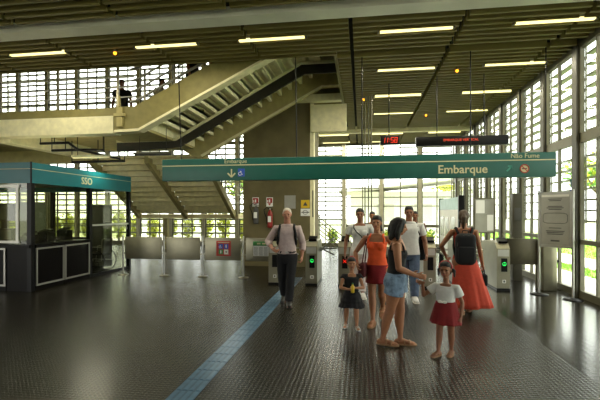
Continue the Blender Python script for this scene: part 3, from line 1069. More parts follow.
for i, (x_, z_, m_) in enumerate([(-.07, .055, 'iso'), (.07, .055, 'iso'), (-.07, -.085, 'green'), (.07, -.085, 'white')]):
    q = MB().box((x_ - .055, -.004, z_ - .06), (x_ + .055, 0, z_ + .06)).build('pictogram', M[m_], po)
    if i == 0:
        iso_symbol((x_ - .015, -.004, z_), .10).build('wheelchair_symbol', M['white'], q)
    elif i == 3:
        MB().ell((x_, -.004, z_), (.02, .003, .02)).build('symbol', M['black'], q)
    else:
        s_ = MB().ell((x_, -.005, z_ + .035), (.012, .003, .012))
        s_.prism([(-.018, .02), (.018, .02), (.01, -.04), (-.01, -.04)], (x_, -.005, z_), (1, 0, 0), (0, 0, 1), (0, -.002, 0))
        s_.build('person_symbol', M['white'], q)
a, b = at(253, 256, BY - .03), at(269, 241.5, BY - .03)
no = empty('notice', ((a.x + b.x) / 2, BY - .028, (a.z + b.z) / 2), 0, 'white table notice with green header on the steel barrier', 'notice')
w, h = (b.x - a.x) / 2, (b.z - a.z) / 2
MB().box((-w, 0, -h), (w, .008, h)).build('sheet', M['paper'], no)
MB().box((-w, -.003, h * .4), (w, 0, h)).build('header', M['green'], no)
t_ = MB()
for i in range(9):
    for j in range(3):
        x_ = -w * .9 + j * w * .62
        t_.box((x_, -.002, -h * .9 + i * h * .135), (x_ + w * .5, 0, -h * .9 + i * h * .135 + .008))
t_.build('print', M['ink'], no)
t_ = MB()
for i in range(3):
    t_.box((-w * .5 + i * .13, -.005, h * .6), (-w * .5 + i * .13 + .09, -.003, h * .8))
t_.build('header_print', M['cream'], no)

# ================================================================== turnstiles
TY = 9.12


def turnstile(lab, led, sym):
    r = empty('turnstile', (0, TY, 0), 0, lab, 'turnstile')
    c = MB()
    prof = [(0, 0), (1.15, 0), (1.15, .92), (.95, 1.0), (.12, 1.0), (0, .88)]       # y, z outline
    c.prism(prof, (-.13, 0, 0), (0, 1, 0), (0, 0, 1), (.26, 0, 0))
    c.build('cabinet', M['steel'], r)
    MB().box((-.135, -.01, 0), (.135, 1.16, .05)).build('plinth', M['black'], r)
    MB().box((-.11, -.006, .72), (.11, 0, .86)).build('front_plate', M['steel_l'], r)
    p_ = MB().box((-.045, -.012, .40), (.075, -.002, .68)).build('indicator_panel', M['black'], r)
    s_ = MB()
    if sym == 'arrow':
        s_.tube([(.015 + .036 * math.cos(k * PI / 8), -.014, .56 + .036 * math.sin(k * PI / 8)) for k in range(16)], .006, closed=True, n=6)
        s_.bar((.015, -.014, .59), (.015, -.014, .53), .006, .012)
        s_.bar((.015, -.014, .528), (-.008, -.014, .552), .006, .010)
        s_.bar((.015, -.014, .528), (.038, -.014, .552), .006, .010)
    elif sym == 'cross':
        s_.bar((-.02, -.014, .525), (.05, -.014, .595), .006, .014)
        s_.bar((-.02, -.014, .595), (.05, -.014, .525), .006, .014)
    if s_.v:
        s_.build('led_symbol', M[led], p_)
    q = MB().box((-.02, -.004, .16), (.05, 0, .23)).build('badge', M['white'], r)
    MB().box((-.002, -.006, .175), (.032, -.004, .215)).build('badge_symbol', M['ink'], q)
    MB().obox((.02, .17, 1.045), (.09, 0, 0), (0, .09, .035), (0, -.008, .022)).build('card_reader', M['black'], r)
    hub = MB().cyl((.13, .58, .78), (.19, .58, .78), .06).build('hub', M['steel_l'], r)
    for k in range(3):
        a = math.radians(90 + 120 * k)
        d = Vector((.30, .30 * math.sin(a) * .6, .30 * math.cos(a) * .75 + .06)) if k else Vector((.34, -.02, .02))
        MB().tube([(.18, .58, .78), Vector((.18, .58, .78)) + d], .018).build('arm', M['steel_l'], hub)
    return r


tx = [(-1.95, 'steel turnstile beside the barrier notice, behind the walking man', None), (-1.10, 'steel turnstile with green lit arrow, between the walking man and the little girl', 'g'),
      (-.37, 'steel turnstile with red lit cross, behind the little girl in black', 'r'), (.50, 'steel turnstile behind the women in orange and in denim shorts', None),
      (1.46, 'steel turnstile just behind the man in white T-shirt and jeans', None), (2.19, 'steel turnstile hidden behind the woman in the long coral skirt', None),
      (2.95, 'steel turnstile with green lit arrow, beside the swing gate panel', 'g')]
tg = turnstile('x', 'led_g', 'arrow')
trd = turnstile('x', 'led_r', 'cross')
tno = turnstile('x', 'led_g', None)
used = set()
for xx, lab, k in tx:
    src = {'g': tg, 'r': trd, None: tno}[k]
    o = src if k not in used else copy_tree(src)
    used.add(k)
    o.location = (xx, TY, 0)
    tag(o, lab, 'turnstile', 'turnstiles across the hall')

# swing gate and its post by the window wall
gp = empty('gate_post', (3.93, 9.35, 0), 0, 'olive steel gate post with black lock, behind the poster stand', 'post')
MB().rbox((-.15, -.1, 0), (.12, .25, 1.06), .012).build('cabinet', M['steel_b'], gp)
lk = MB().rbox((.12, -.02, .55), (.16, .08, .68), .01).build('lock', M['black'], gp)
MB().cyl((.14, -.03, .62), (.14, -.08, .62), .03).build('knob', M['black'], gp)
gt = empty('swing_gate', (3.45, 9.45, 0), 0, 'dark steel swing gate panel between the last turnstile and the gate post', 'gate')
MB().rbox((-.33, -.012, .52), (.30, .012, 1.08), .010).build('panel', mat('dark bronze gate panel', '#5d5748', .3, metal=.6), gt)
for x_ in (-.31, .28):
    MB().cyl((x_, .03, .0), (x_, .03, 1.09), .018).build('post', M['steel'], gt)
# grey service column beside the gate (pale box with dark dome)
sc_ = empty('service_column', (3.72, 10.6, 0), 0, 'tall olive service column behind the swing gate by the windows', 'column')
MB().rbox((-.1, -.1, 0), (.1, .1, 2.1), .01).build('body', M['pier'], sc_)
MB().rbox((-.08, -.12, 1.45), (.06, -.1, 1.75), .008).build('box', M['ink'], sc_)

# ================================================================== poster stand
pA, pB = Vector((3.53, 8.83, 0)), Vector((3.93, 8.35, 0))
ps = empty('poster_stand', ((pA + pB) / 2), 0, 'grey framed poster on a two-pole stand beside the window wall', 'poster stand')
d = (pB - pA)
L = d.length
d.normalize()
nrm = Vector((d.y, -d.x, 0))
if nrm.y > 0:
    nrm = -nrm
for s_ in (-1, 1):
    c = d * (s_ * L / 2)
    p_ = MB().cyl(c, c + Vector((0, 0, 2.08)), .022).build('pole', M['steel_l'], ps)
    MB().lathe([(.17, 0), (.17, .012), (.06, .022), (.03, .04)], c).build('base', M['black'], p_)
zc0, zc1 = .96, 2.04
MB().obox(Vector((0, 0, (zc0 + zc1) / 2)), d * (L / 2 + .0), nrm * .012, (0, 0, (zc1 - zc0) / 2)).build('board', M['steel_l'], ps)
pz = MB().obox(Vector((0, 0, (zc0 + zc1) / 2)) + nrm * .014, d * (L / 2 - .05), nrm * .003, (0, 0, (zc1 - zc0) / 2 - .06)).build('sheet', M['poster'], ps)
fr = MB()
for z_ in (zc0 + .02, zc1 - .02):
    fr.obox(Vector((0, 0, z_)) + nrm * .016, d * (L / 2), nrm * .008, (0, 0, .02))
for s_ in (-1, 1):
    fr.obox(Vector((0, 0, (zc0 + zc1) / 2)) + nrm * .016 + d * s_ * (L / 2 - .02), d * .02, nrm * .008, (0, 0, (zc1 - zc0) / 2))
fr.build('poster_frame', M['steel_l'], ps)
MB().obox(Vector((0, 0, zc1 - .075)) + nrm * .018, d * (L / 2 - .06), nrm * .002, (0, 0, .022)).build('header_band', M['white'], pz)
pr = MB()
for z_, w in ((1.90, .4), (1.87, .34), (1.76, .42), (1.73, .5), (1.70, .38), (1.34, .36), (1.28, .55), (1.25, .5), (1.22, .46), (1.10, .26), (1.085, .26)):
    pr.obox(Vector((0, 0, z_)) + nrm * .0185, d * (w * L / 2), nrm * .0015, (0, 0, .007))
pr.tube([Vector((0, 0, 1.53)) + nrm * .0185 + d * (.36 * L * math.copysign(abs(math.cos(a)) ** .4, math.cos(a))) + Vector((0, 0, .10 * math.copysign(abs(math.sin(a)) ** .4, math.sin(a)))) for a in [k * PI / 12 for k in range(24)]], .004, closed=True, n=4)
pr.build('print', M['ink'], pz)

# notice board with papers, map case
p0, p1 = at(475, 232, 11.3), at(494, 199, 11.3)
nb = empty('notice_board', ((p0.x + p1.x) / 2, 11.3, 0), 0, 'grey framed notice board with four papers, above the last turnstile', 'notice board')
w = (p1.x - p0.x) / 2
MB().box((-w, 0, p0.z), (w, .04, p1.z)).build('board', M['poster'], nb)
f_ = MB()
for x0, x1, z0, z1 in ((-w, w, p0.z - .03, p0.z), (-w, w, p1.z, p1.z + .03), (-w - .03, -w, p0.z - .03, p1.z + .03), (w, w + .03, p0.z - .03, p1.z + .03)):
    f_.box((x0, -.01, z0), (x1, .05, z1))
f_.build('board_frame', M['mull'], nb)
zm = (p0.z + p1.z) / 2
for x0, x1, z0, z1, m_ in ((-w * .9, w * .02, zm + .06, p1.z - .03, 'paper'), (w * .1, w * .92, zm + .04, p1.z - .04, 'alu'), (-w * .9, w * .2, p0.z + .03, zm + .02, 'poster'), (w * .28, w * .92, p0.z + .04, zm + .02, 'paper')):
    MB().box((x0, -.004, z0), (x1, 0, z1)).build('paper', M[m_], nb)
for x_ in (-w, w):
    MB().box((x_ - .02, 0, 0), (x_ + .02, .04, p0.z)).build('leg', M['mull'], nb)
mc = empty('map_case', (2.66, 0, 0), 0, 'tall white map case with teal top behind the woman with the backpack', 'display case')
MB().box((-.05, 11.6, .3), (.05, 14.3, 1.72)).build('panel', M['white'], mc)
MB().box((-.055, 11.6, 1.72), (.055, 14.3, 2.06)).build('header', mat('pale teal header', '#7fa79f', .4), mc)
for y_ in (11.55, 14.3):
    MB().box((-.07, y_ - .05, 0), (.07, y_ + .05, 2.1)).build('post', M['black'], mc)
for y_ in (12.0, 12.9, 13.6):
    MB().box((-.056, y_, .9), (-.05, y_ + .5, 1.5)).build('sheet', M['poster'], mc)

# ================================================================== on the pillar
PYF = 12.2


def ext(px, py, lab, m_):
    p = at(px, py, PYF - .09)
    r = empty('fire_extinguisher', (p.x, PYF - .085, p.z), 0, lab, 'fire extinguisher')
    MB().lathe([(.05, 0), (.075, .02), (.078, .06), (.078, .42), (.06, .48), (.03, .52), (.028, .55)]).build('tank', M[m_], r)
    MB().box((-.05, -.082, .18), (.05, -.07, .36)).build('label_plate', M['paper'], r)
    v = MB().cyl((0, 0, .55), (0, 0, .6), .022).build('valve', M['alu'], r)
    MB().bar((-.02, 0, .61), (.10, 0, .65), .03, .015).bar((-.02, 0, .58), (.09, 0, .56), .03, .012).build('lever', M['black'], v)
    MB().tube([(-.02, 0, .58), (-.1, 0, .62), (-.19, 0, .55), (-.17, 0, .45), (-.10, -.02, .3), (-.09, -.02, .12)], .014).build('hose', M['black'], r)
    MB().box((-.04, .06, .3), (.04, .084, .42)).build('bracket', M['black'], r)


ext(256, 224, 'dark grey fire extinguisher hung on the concrete pillar, farther from the old man', 'ink')
ext(270, 228, 'red fire extinguisher hung on the concrete pillar, beside the old man', 'red_e')
for i, (px, lab) in enumerate([(255.5, 'small red and white sign above the dark extinguisher'), (269.5, 'small red and white sign above the red extinguisher')]):
    p = at(px, 202, PYF - .02)
    r = empty('extinguisher_sign', (p.x, PYF - .016, p.z), 0, lab, 'sign')
    MB().box((-.1, 0, -.14), (.1, .012, .14)).build('plate', M['paper'], r)
    MB().box((-.085, -.004, -.03), (.085, 0, .12)).build('symbol', M['red'], r)
    MB().box((-.02, -.006, -.01), (.02, -.004, .08)).box((-.07, -.006, -.01), (-.045, -.004, .06)).build('pictogram', M['paper'], r)
    MB().prism([(-.05, -.04), (.05, -.04), (0, -.11)], (0, 0, 0), (1, 0, 0), (0, 0, 1), (0, -.004, 0)).build('arrow', M['red'], r)
for px, py, w, h, m_, nm, lab, c in [(305.3, 204, .13, .12, 'yellow', 'warning_sign', 'yellow square sticker on the concrete pillar', 'sticker'), (305.3, 212.3, .14, .11, 'paper', 'information_sign', 'white square sticker below the yellow one on the pillar', 'sticker'),
                                    (290, 202, .17, .2, 'alu', 'wall_plate', 'grey metal plate on the pillar above the old man', 'plate')]:
    p = at(px, py, PYF - .01)
    r = empty(nm, (p.x, PYF - .012, p.z), 0, lab, c)
    MB().box((-w, 0, -h), (w, .01, h)).build('plate', M[m_], r)
    if nm != 'wall_plate':
        if m_ == 'paper':
            MB().tube([(.07 * math.cos(k * PI / 8), -.003, .06 * math.sin(k * PI / 8)) for k in range(16)], .008, closed=True, n=5).box((-.12, -.003, -.012), (.12, 0, .012)).build('symbol', M['ink'], r)
        else:
            MB().prism([(-.07, -.05), (.07, -.05), (0, .07)], (0, 0, 0), (1, 0, 0), (0, 0, 1), (0, -.003, 0)).build('symbol', M['ink'], r)
# blue stickers on the window pane
wst = empty('window_sticker', (XR + .04, 8.95, 2.02), 0, 'blue and teal pictogram sticker on the window beside the poster stand', 'sticker')
MB().box((0, -.09, -.1), (.004, .09, .09)).build('sheet', M['iso'], wst)
MB().box((0, -.09, .12), (.004, .09, .3)).build('header', M['teal_b'], wst)
iso_symbol((-.002, 0.02, 0), .14, ax=(0, -1, 0), az=(-1, 0, 0)).build('wheelchair_symbol', M['white'], wst)
# ================================================================== people
def V(*a):
    return Vector(a)


def remesh(mb, voxel, smooth=4, dec=1.0, wrinkle=0.0):
    """fuse the closed shapes of mb into one continuous skin and return its mesh"""
    me = bpy.data.meshes.new('fuse')
    me.from_pydata(mb.v, [], mb.f)
    o = bpy.data.objects.new('fuse', me)
    COL.objects.link(o)
    r = o.modifiers.new('r', 'REMESH')
    r.mode = 'VOXEL'
    r.voxel_size = voxel
    if smooth:
        s_ = o.modifiers.new('s', 'SMOOTH')
        s_.factor = .5
        s_.iterations = smooth
    if wrinkle:
        tx_ = bpy.data.textures.get('folds') or bpy.data.textures.new('folds', 'CLOUDS')
        tx_.noise_scale = .11
        tx_.noise_depth = 2
        d_ = o.modifiers.new('d', 'DISPLACE')
        d_.texture = tx_
        d_.strength = wrinkle
        d_.mid_level = .5
    if dec < 1:
        k_ = o.modifiers.new('k', 'DECIMATE')
        k_.ratio = dec
    dg = bpy.context.evaluated_depsgraph_get()
    res = bpy.data.meshes.new_from_object(o.evaluated_get(dg))
    bpy.data.objects.remove(o)
    bpy.data.meshes.remove(me)
    res.polygons.foreach_set('use_smooth', [True] * len(res.polygons))
    return res


def link(name, me, mats, parent):
    me.name = name
    me.materials.clear()
    for m_ in (mats if isinstance(mats, (list, tuple)) else [mats]):
        me.materials.append(m_)
    o = bpy.data.objects.new(name, me)
    COL.objects.link(o)
    o.parent = parent
    return o


def limb(mb, pts, rs, flat0=False, flat1=False, n=14):
    """tapering limb through pts; rounded ends unless flat"""
    P_, R_l = [], []
    pts = [Vector(p) for p in pts]
    d0 = (pts[1] - pts[0]).normalized()
    d1 = (pts[-1] - pts[-2]).normalized()
    if not flat0:
        for a in (80, 55, 28):
            P_.append(pts[0] - d0 * rs[0] * math.sin(math.radians(a)))
            R_l.append(rs[0] * math.cos(math.radians(a)))
    for p, r in zip(pts, rs):
        P_.append(p)
        R_l.append(r)
    if not flat1:
        for a in (28, 55, 80):
            P_.append(pts[-1] + d1 * rs[-1] * math.sin(math.radians(a)))
            R_l.append(rs[-1] * math.cos(math.radians(a)))
    mb.tube(P_, R_l, n=n)
    return mb


def ik(a, t, l1, l2, pole):
    d = t - a
    L_ = min(d.length, (l1 + l2) * .9995)
    L_ = max(L_, abs(l1 - l2) + .01)
    u = d.normalized()
    t = a + u * L_
    x = (l1 * l1 - l2 * l2 + L_ * L_) / (2 * L_)
    h = math.sqrt(max(l1 * l1 - x * x, 0))
    pole = pole - u * pole.dot(u)
    pole.normalize()
    return a + u * x + pole * h, t


TORSO_F = [(-.26, .058, .058, .0), (-.12, .096, .074, .004), (.04, .099, .070, .004), (.22, .084, .058, 0), (.40, .074, .053, 0), (.60, .081, .057, 0), (.80, .090, .060, 0),
           (.94, .092, .050, .004), (1.02, .070, .040, .006), (1.08, .040, .034, .004), (1.30, .031, .033, -.006)]
TORSO_M = [(-.26, .058, .060, .0), (-.12, .092, .070, .004), (.04, .093, .068, .002), (.22, .089, .064, -.002), (.40, .088, .063, -.002), (.60, .096, .066, 0), (.80, .108, .066, 0),
           (.94, .106, .054, .004), (1.02, .082, .044, .006), (1.08, .046, .038, .004), (1.30, .036, .037, -.006)]
TORSO_C = [(-.26, .062, .060, .0), (-.12, .092, .074, .0), (.04, .092, .074, -.002), (.22, .088, .074, -.006), (.40, .085, .072, -.006), (.60, .088, .068, -.002), (.80, .092, .064, 0),
           (.94, .092, .052, .004), (1.02, .070, .042, .004), (1.08, .042, .036, .002), (1.30, .034, .035, -.006)]


class Person:
    def __init__(s, label, loc, heading, H, kind='f', feet=None, hands=None, lean=0.0, bend=0.0, head_yaw=0.0, head_pitch=0.0, skin='skin', voxel=.0065,
                 group=None, hh=None, drop=0.0, build=1.0, palm=None, curl=.5):
        s.loc, s.heading, s.H, s.kind = Vector(loc), heading, H, kind
        s.hh = hh or (H / 7.4 if kind != 'c' else H / 5.6)
        s.root = empty('person', loc, heading, label, 'person', group)
        s.vox, s.skin, s.bw = voxel, skin, build
        hh_ = s.hh
        leg = .515 if kind != 'c' else .47
        s.hip_z = leg * H - drop
        s.sho_z = H - hh_ * 1.42
        s.T = {'f': TORSO_F, 'm': TORSO_M, 'c': TORSO_C}[kind]
        s.lean = lean
        s.Rl = Matrix.Rotation(lean, 3, 'X')          # leaning forward = towards -Y
        s.hip = V(0, 0, s.hip_z)
        s.span = s.sho_z - s.hip_z
        # joints
        sw_ = {'f': .108, 'm': .114, 'c': .108}[kind] * H
        s.sh = {k: s.tp(V(sg_ * sw_, .006 * H, s.span * .93)) for k, sg_ in (('L', 1), ('R', -1))}
        s.hj = {k: V(sg_ * .052 * H, 0, s.hip_z - .01 * H) for k, sg_ in (('L', 1), ('R', -1))}
        ank = .045 * H
        full = leg * H - .01 * H - ank
        l1, l2 = full * .52, full * .485
        feet = feet or {}
        s.ank, s.knee, s.toe = {}, {}, {}
        s.pitch = {}
        for k, sg_ in (('L', 1), ('R', -1)):
            f_ = feet.get(k, {})
            t = V(f_.get('x', sg_ * .055 * H), -f_.get('fwd', 0.0) + .02 * H, ank + f_.get('lift', 0))
            s.knee[k], s.ank[k] = ik(s.hj[k], t, l1, l2, V(f_.get('kx', sg_ * .12), -1, 0))
            yaw = f_.get('yaw', sg_ * .18)
            p_ = f_.get('pitch', 0.0)                  # positive = heel up
            s.toe[k] = V(math.sin(yaw) * math.cos(p_), -math.cos(yaw) * math.cos(p_), -math.sin(p_))
            s.pitch[k] = p_
        hands = hands or {}
        a1, a2 = .172 * H, .150 * H
        s.elb, s.wri, s.hdir = {}, {}, {}
        Ri = Matrix.Rotation(-heading, 3, 'Z')
        for k, sg_ in (('L', 1), ('R', -1)):
            h_ = hands.get(k, {})
            if 'w' in h_:                              # offset given along the hall's own axes
                t = Ri @ Vector(h_['w'])
            else:
                t = s.sh[k] + V(sg_ * .045 * H, -.02 * H, -.315 * H)
                t = V(h_.get('x', t.x), -h_['fwd'] if 'fwd' in h_ else t.y, h_.get('z', t.z))
            pole = h_.get('pole', V(sg_ * .5, 1, -.2))
            s.elb[k], s.wri[k] = ik(s.sh[k], t, a1, a2, Vector(pole))
            s.hdir[k] = (Vector(h_['dir']) if 'dir' in h_ else (s.wri[k] - s.elb[k])).normalized()
        s.palm = palm or {}
        s.curl = curl
        nb = s.tp(V(0, .004 * H, s.span * 1.10))
        s.head_c = nb + V(0, -.012 * H - math.sin(lean) * hh_ * .2, (H - hh_ * .5) - (s.sho_z + .10 * s.span) if lean < .02 else hh_ * .70)
        s.Rh = Matrix.Rotation(head_yaw, 3, 'Z') @ Matrix.Rotation(head_pitch, 3, 'X')
        s.body()

    def tp(s, p):
        """torso-space point (relative to the hip) to person space"""
        return s.hip + s.Rl @ p

    def sec(s, t, grow=0.0, gy=None, n=22):
        """torso ring at height t"""
        T = s.T
        for a, b in zip(T, T[1:]):
            if a[0] <= t <= b[0]:
                k = (t - a[0]) / (b[0] - a[0])
                k = k * k * (3 - 2 * k)
                w, d, y = [a[i] + (b[i] - a[i]) * k for i in (1, 2, 3)]
                break
        else:
            w, d, y = (T[0] if t < T[0][0] else T[-1])[1:]
        gy = grow if gy is None else gy
        w, d = w * s.H * s.bw + grow, d * s.H * s.bw + gy
        ring = []
        for j in range(n):
            a = 2 * PI * j / n
            e = .85
            ring.append(s.tp(V(w * math.copysign(abs(math.cos(a)) ** e, math.cos(a)), y * s.H + d * math.copysign(abs(math.sin(a)) ** e, math.sin(a)), t * s.span)))
        return ring

    def surf(s, t, ang, grow=0.0):
        """point on the torso surface: ang 0 = person's left, -90 = front"""
        r = s.sec(t, grow, n=72)
        return r[int(round(math.degrees(ang) / 5)) % 72]

    def hand(s, mb, k):
        H = s.H
        sg_ = 1 if k == 'L' else -1
        q = H / 1.72 * (1.0 if s.kind != 'c' else 1.0)
        w, d = s.wri[k], s.hdir[k]
        n = s.palm.get(k)
        n = Vector(n) if n else V(-sg_, .15, 0)
        n = (n - d * n.dot(d))
        n = n.normalized() if n.length > .01 else d.orthogonal().normalized()
        b = d.cross(n).normalized()
        if b.y > 0:                                     # thumb side towards the front
            b = -b
        if abs(b.y) < .2 and b.z < 0:
            b = -b
        # palm
        R4 = Matrix((b, d, n)).transposed()
        mb.ell(w + d * .048 * q, (.040 * q, .056 * q, .0165 * q), R4, n=14, m=8)
        limb(mb, [w - d * .03 * q, w + d * .03 * q], [.021 * q, .023 * q])
        c = s.curl
        for off, ln in ((.029, .072), (.0105, .080), (-.0085, .074), (-.027, .058)):
            p0 = w + d * .078 * q + b * off * q
            d1 = (d * math.cos(c * .7) + n * math.sin(c * .7) + b * off * 1.5).normalized()
            d2 = (d * math.cos(c * 1.9) + n * math.sin(c * 1.9) + b * off).normalized()
            p1 = p0 + d1 * ln * .55 * q
            p2 = p1 + d2 * ln * .5 * q
            limb(mb, [p0 - d * .02 * q, p0, p1, p2], [.0095 * q, .0098 * q, .0088 * q, .0075 * q], n=8)
        p0 = w + d * .02 * q + b * .022 * q
        p1 = p0 + (d * .62 + b * .72 + n * .15).normalized() * .042 * q
        p2 = p1 + (d * .85 + b * .25 + n * .45 * c).normalized() * .036 * q
        limb(mb, [p0, p1, p2], [.014 * q, .0108 * q, .0088 * q], n=8)

    def hp(s, x, y, z):
        return s.head_c + s.Rh @ (V(x, y, z) * s.hh)

    def body(s):
        H, hh = s.H, s.hh
        mb = MB()
        q = s.bw
        ts = [-.26, -.2, -.12, -.04, .04, .13, .22, .31, .40, .5, .60, .7, .80, .87, .94, .98, 1.02, 1.05, 1.08]
        mb.ring([s.sec(t) for t in ts], True)
        # neck
        limb(mb, [s.tp(V(0, .006 * H, s.span * .99)), s.hp(0, .10, -.30)], [.037 * H if s.kind == 'm' else .032 * H, .034 * H if s.kind == 'm' else .029 * H])
        if s.kind == 'f':
            for sg_ in (-1, 1):
                mb.ell(s.tp(V(sg_ * .044 * H, -.040 * H, s.span * .70)), (.036 * H, .034 * H, .036 * H))
        for k, sg_ in (('L', 1), ('R', -1)):
            # legs: thigh, calf
            kn, an, hj = s.knee[k], s.ank[k], s.hj[k]
            f_ = .92 if s.kind == 'm' else 1.0
            mid = hj.lerp(kn, .5)
            limb(mb, [hj, hj.lerp(kn, .25), mid, hj.lerp(kn, .8), kn], [.058 * H * q * f_, .056 * H * q * f_, .048 * H * q * f_, .036 * H * q, .034 * H * q])
            back = V(0, .008 * H, 0)
            limb(mb, [kn, kn.lerp(an, .28) + back, kn.lerp(an, .55) + back * .6, kn.lerp(an, .85), an], [.034 * H * q, .035 * H * q, .029 * H * q, .020 * H, .0205 * H])
            # buttock
            mb.ell(hj + V(0, .035 * H, .0 * H), (.05 * H * q, .045 * H * q, .055 * H * q))
            # foot
            d = s.toe[k]
            lat = d.cross(V(0, 0, 1)).normalized()
            up = lat.cross(d).normalized()
            s_ank = an
            heel = an - up * .026 * H - d * .028 * H
            ball = an - up * .031 * H + d * .075 * H
            tip = an - up * .034 * H + d * .105 * H
            limb(mb, [heel, an - up * .020 * H + d * .02 * H, ball, tip], [.021 * H, .023 * H, .018 * H, .013 * H])
            limb(mb, [ball + lat * .012 * H - d * .01 * H, tip + lat * .012 * H - d * .008 * H], [.014 * H, .011 * H])
            limb(mb, [ball - lat * .012 * H - d * .01 * H, tip - lat * .010 * H], [.014 * H, .011 * H])
            limb(mb, [an, an - up * .015 * H], [.021 * H, .022 * H])
            # arms
            sh, el, wr = s.sh[k], s.elb[k], s.wri[k]
            af = {'m': 1.12, 'f': .95, 'c': .95}[s.kind] * q
            limb(mb, [s.tp(V(sg_ * .06 * H, .004 * H, s.span * .925)), sh, sh.lerp(el, .3), sh.lerp(el, .75), el], [.030 * H, .031 * H * af, .029 * H * af, .024 * H * af, .0225 * H * af])
            limb(mb, [el, el.lerp(wr, .25), el.lerp(wr, .7), wr], [.0225 * H * af, .0235 * H * af, .018 * H * af, .0145 * H * af])
            s.hand(mb, k)
        # head
        Rh = s.Rh
        h = hh
        mb.ell(s.hp(0, .05, .10), (.325 * h, .405 * h, .395 * h), Rh, 20, 14)
        mb.ell(s.hp(0, -.07, -.14), (.265 * h, .30 * h, .34 * h), Rh, 20, 14)
        mb.ell(s.hp(0, -.20, -.36), (.13 * h, .12 * h, .115 * h), Rh)
        for sg_ in (-1, 1):
            mb.ell(s.hp(sg_ * .15, -.26, -.10), (.09 * h, .09 * h, .09 * h), Rh)
            mb.ell(s.hp(sg_ * .335, .02, -.03), (.032 * h, .075 * h, .125 * h), Rh @ Matrix.Rotation(sg_ * .35, 3, 'Z'))
        mb.ell(s.hp(0, -.32, .09), (.22 * h, .07 * h, .05 * h), Rh)
        limb(mb, [s.hp(0, -.36, .05), s.hp(0, -.43, -.08), s.hp(0, -.455, -.125)], [.032 * h, .042 * h, .052 * h], n=10)
        for sg_ in (-1, 1):
            mb.ell(s.hp(sg_ * .05, -.40, -.14), (.035 * h, .045 * h, .032 * h), Rh)
        mb.ell(s.hp(0, -.36, -.235), (.10 * h, .045 * h, .026 * h), Rh)
        mb.ell(s.hp(0, -.355, -.275), (.085 * h, .045 * h, .028 * h), Rh)
        for sg_ in (-1, 1):
            mb.ell(s.hp(sg_ * .145, -.325, .015), (.062 * h, .045 * h, .036 * h), Rh)
        me = remesh(mb, s.vox, 3, .45)
        o = link('body', me, [M[s.skin], M['eye'], M['lip']], s.root)
        cs = np.empty(len(me.polygons) * 3)
        me.polygons.foreach_get('center', cs)
        cs = cs.reshape(-1, 3)
        mi = np.zeros(len(cs), dtype=np.int32)
        Ri = np.array(Rh.inverted())
        loc_ = (cs - np.array(s.head_c)) @ Ri.T / h
        for sg_ in (-1, 1):
            e_ = ((loc_[:, 0] - sg_ * .145) / .062) ** 2 + ((loc_[:, 2] - .015) / .032) ** 2
            mi[(e_ < 1) & (loc_[:, 1] < -.28)] = 1
        l_ = (loc_[:, 0] / .105) ** 2 + ((loc_[:, 2] + .255) / .045) ** 2
        mi[(l_ < 1) & (loc_[:, 1] < -.33)] = 2
        me.polygons.foreach_set('material_index', mi)
        s.body_o = o

    # ---------------- hair
    def hair(s, style, m_='hair_d'):
        h, Rh = s.hh, s.Rh
        mb = MB()
        if style != 'fringe':
            mb.ell(s.hp(0, .10, .145), (.355 * h, .405 * h, .395 * h), Rh, 20, 14)
            mb.ell(s.hp(0, .055, .26), (.340 * h, .395 * h, .275 * h), Rh, 20, 14)
        if style == 'fringe':                          # balding: short hair at the sides and back
            mb.ell(s.hp(0, .11, .09), (.358 * h, .375 * h, .375 * h), Rh, 20, 14)
            mb.ell(s.hp(0, .08, .20), (.33 * h, .40 * h, .325 * h), Rh, 20, 14)
        if style in ('bob', 'long', 'tied', 'ponytail', 'bun'):
            mb.ell(s.hp(0, .17, -.02), (.345 * h, .33 * h, .40 * h), Rh, 20, 14)
        if style == 'bob':
            for sg_ in (-1, 1):
                limb(mb, [s.hp(sg_ * .24, -.08, .32), s.hp(sg_ * .35, -.02, .0), s.hp(sg_ * .36, .02, -.40), s.hp(sg_ * .31, -.03, -.68)], [.13 * h, .15 * h, .18 * h, .12 * h])
                limb(mb, [s.hp(sg_ * .16, -.16, .40), s.hp(sg_ * .30, -.24, .16), s.hp(sg_ * .34, -.20, -.25)], [.10 * h, .06 * h, .05 * h])
            limb(mb, [s.hp(0, .34, .1), s.hp(0, .38, -.3), s.hp(0, .32, -.72)], [.25 * h, .27 * h, .18 * h])
            limb(mb, [s.hp(.16, .30, .0), s.hp(.20, .30, -.62)], [.22 * h, .17 * h])
            limb(mb, [s.hp(-.16, .30, .0), s.hp(-.20, .30, -.62)], [.22 * h, .17 * h])
        if style == 'ponytail':
            mb.ell(s.hp(0, .15, .06), (.385 * h, .40 * h, .43 * h), Rh, 20, 14)
            limb(mb, [s.hp(0, .45, .16), s.hp(0, .56, -.02), s.hp(.02, .55, -.35), s.hp(.02, .48, -.78)], [.14 * h, .18 * h, .17 * h, .07 * h])
            mb.ell(s.hp(0, .2, -.25), (.30 * h, .24 * h, .25 * h), Rh, 20, 14)
        if style == 'bun':
            mb.ell(s.hp(0, .52, .16), (.17 * h, .15 * h, .16 * h), Rh)
        if style == 'pigtail':
            for sg_ in (-1, 1):
                limb(mb, [s.hp(sg_ * .33, .18, .10), s.hp(sg_ * .45, .2, -.05), s.hp(sg_ * .46, .18, -.40)], [.08 * h, .11 * h, .05 * h])
            mb.ell(s.hp(0, .17, -.02), (.345 * h, .33 * h, .36 * h), Rh, 20, 14)
        if style == 'short':
            mb.ell(s.hp(0, .18, .0), (.340 * h, .29 * h, .30 * h), Rh, 20, 14)
        return link('hair', remesh(mb, s.vox * 1.1, 2, .5, .008), M[m_], s.root)

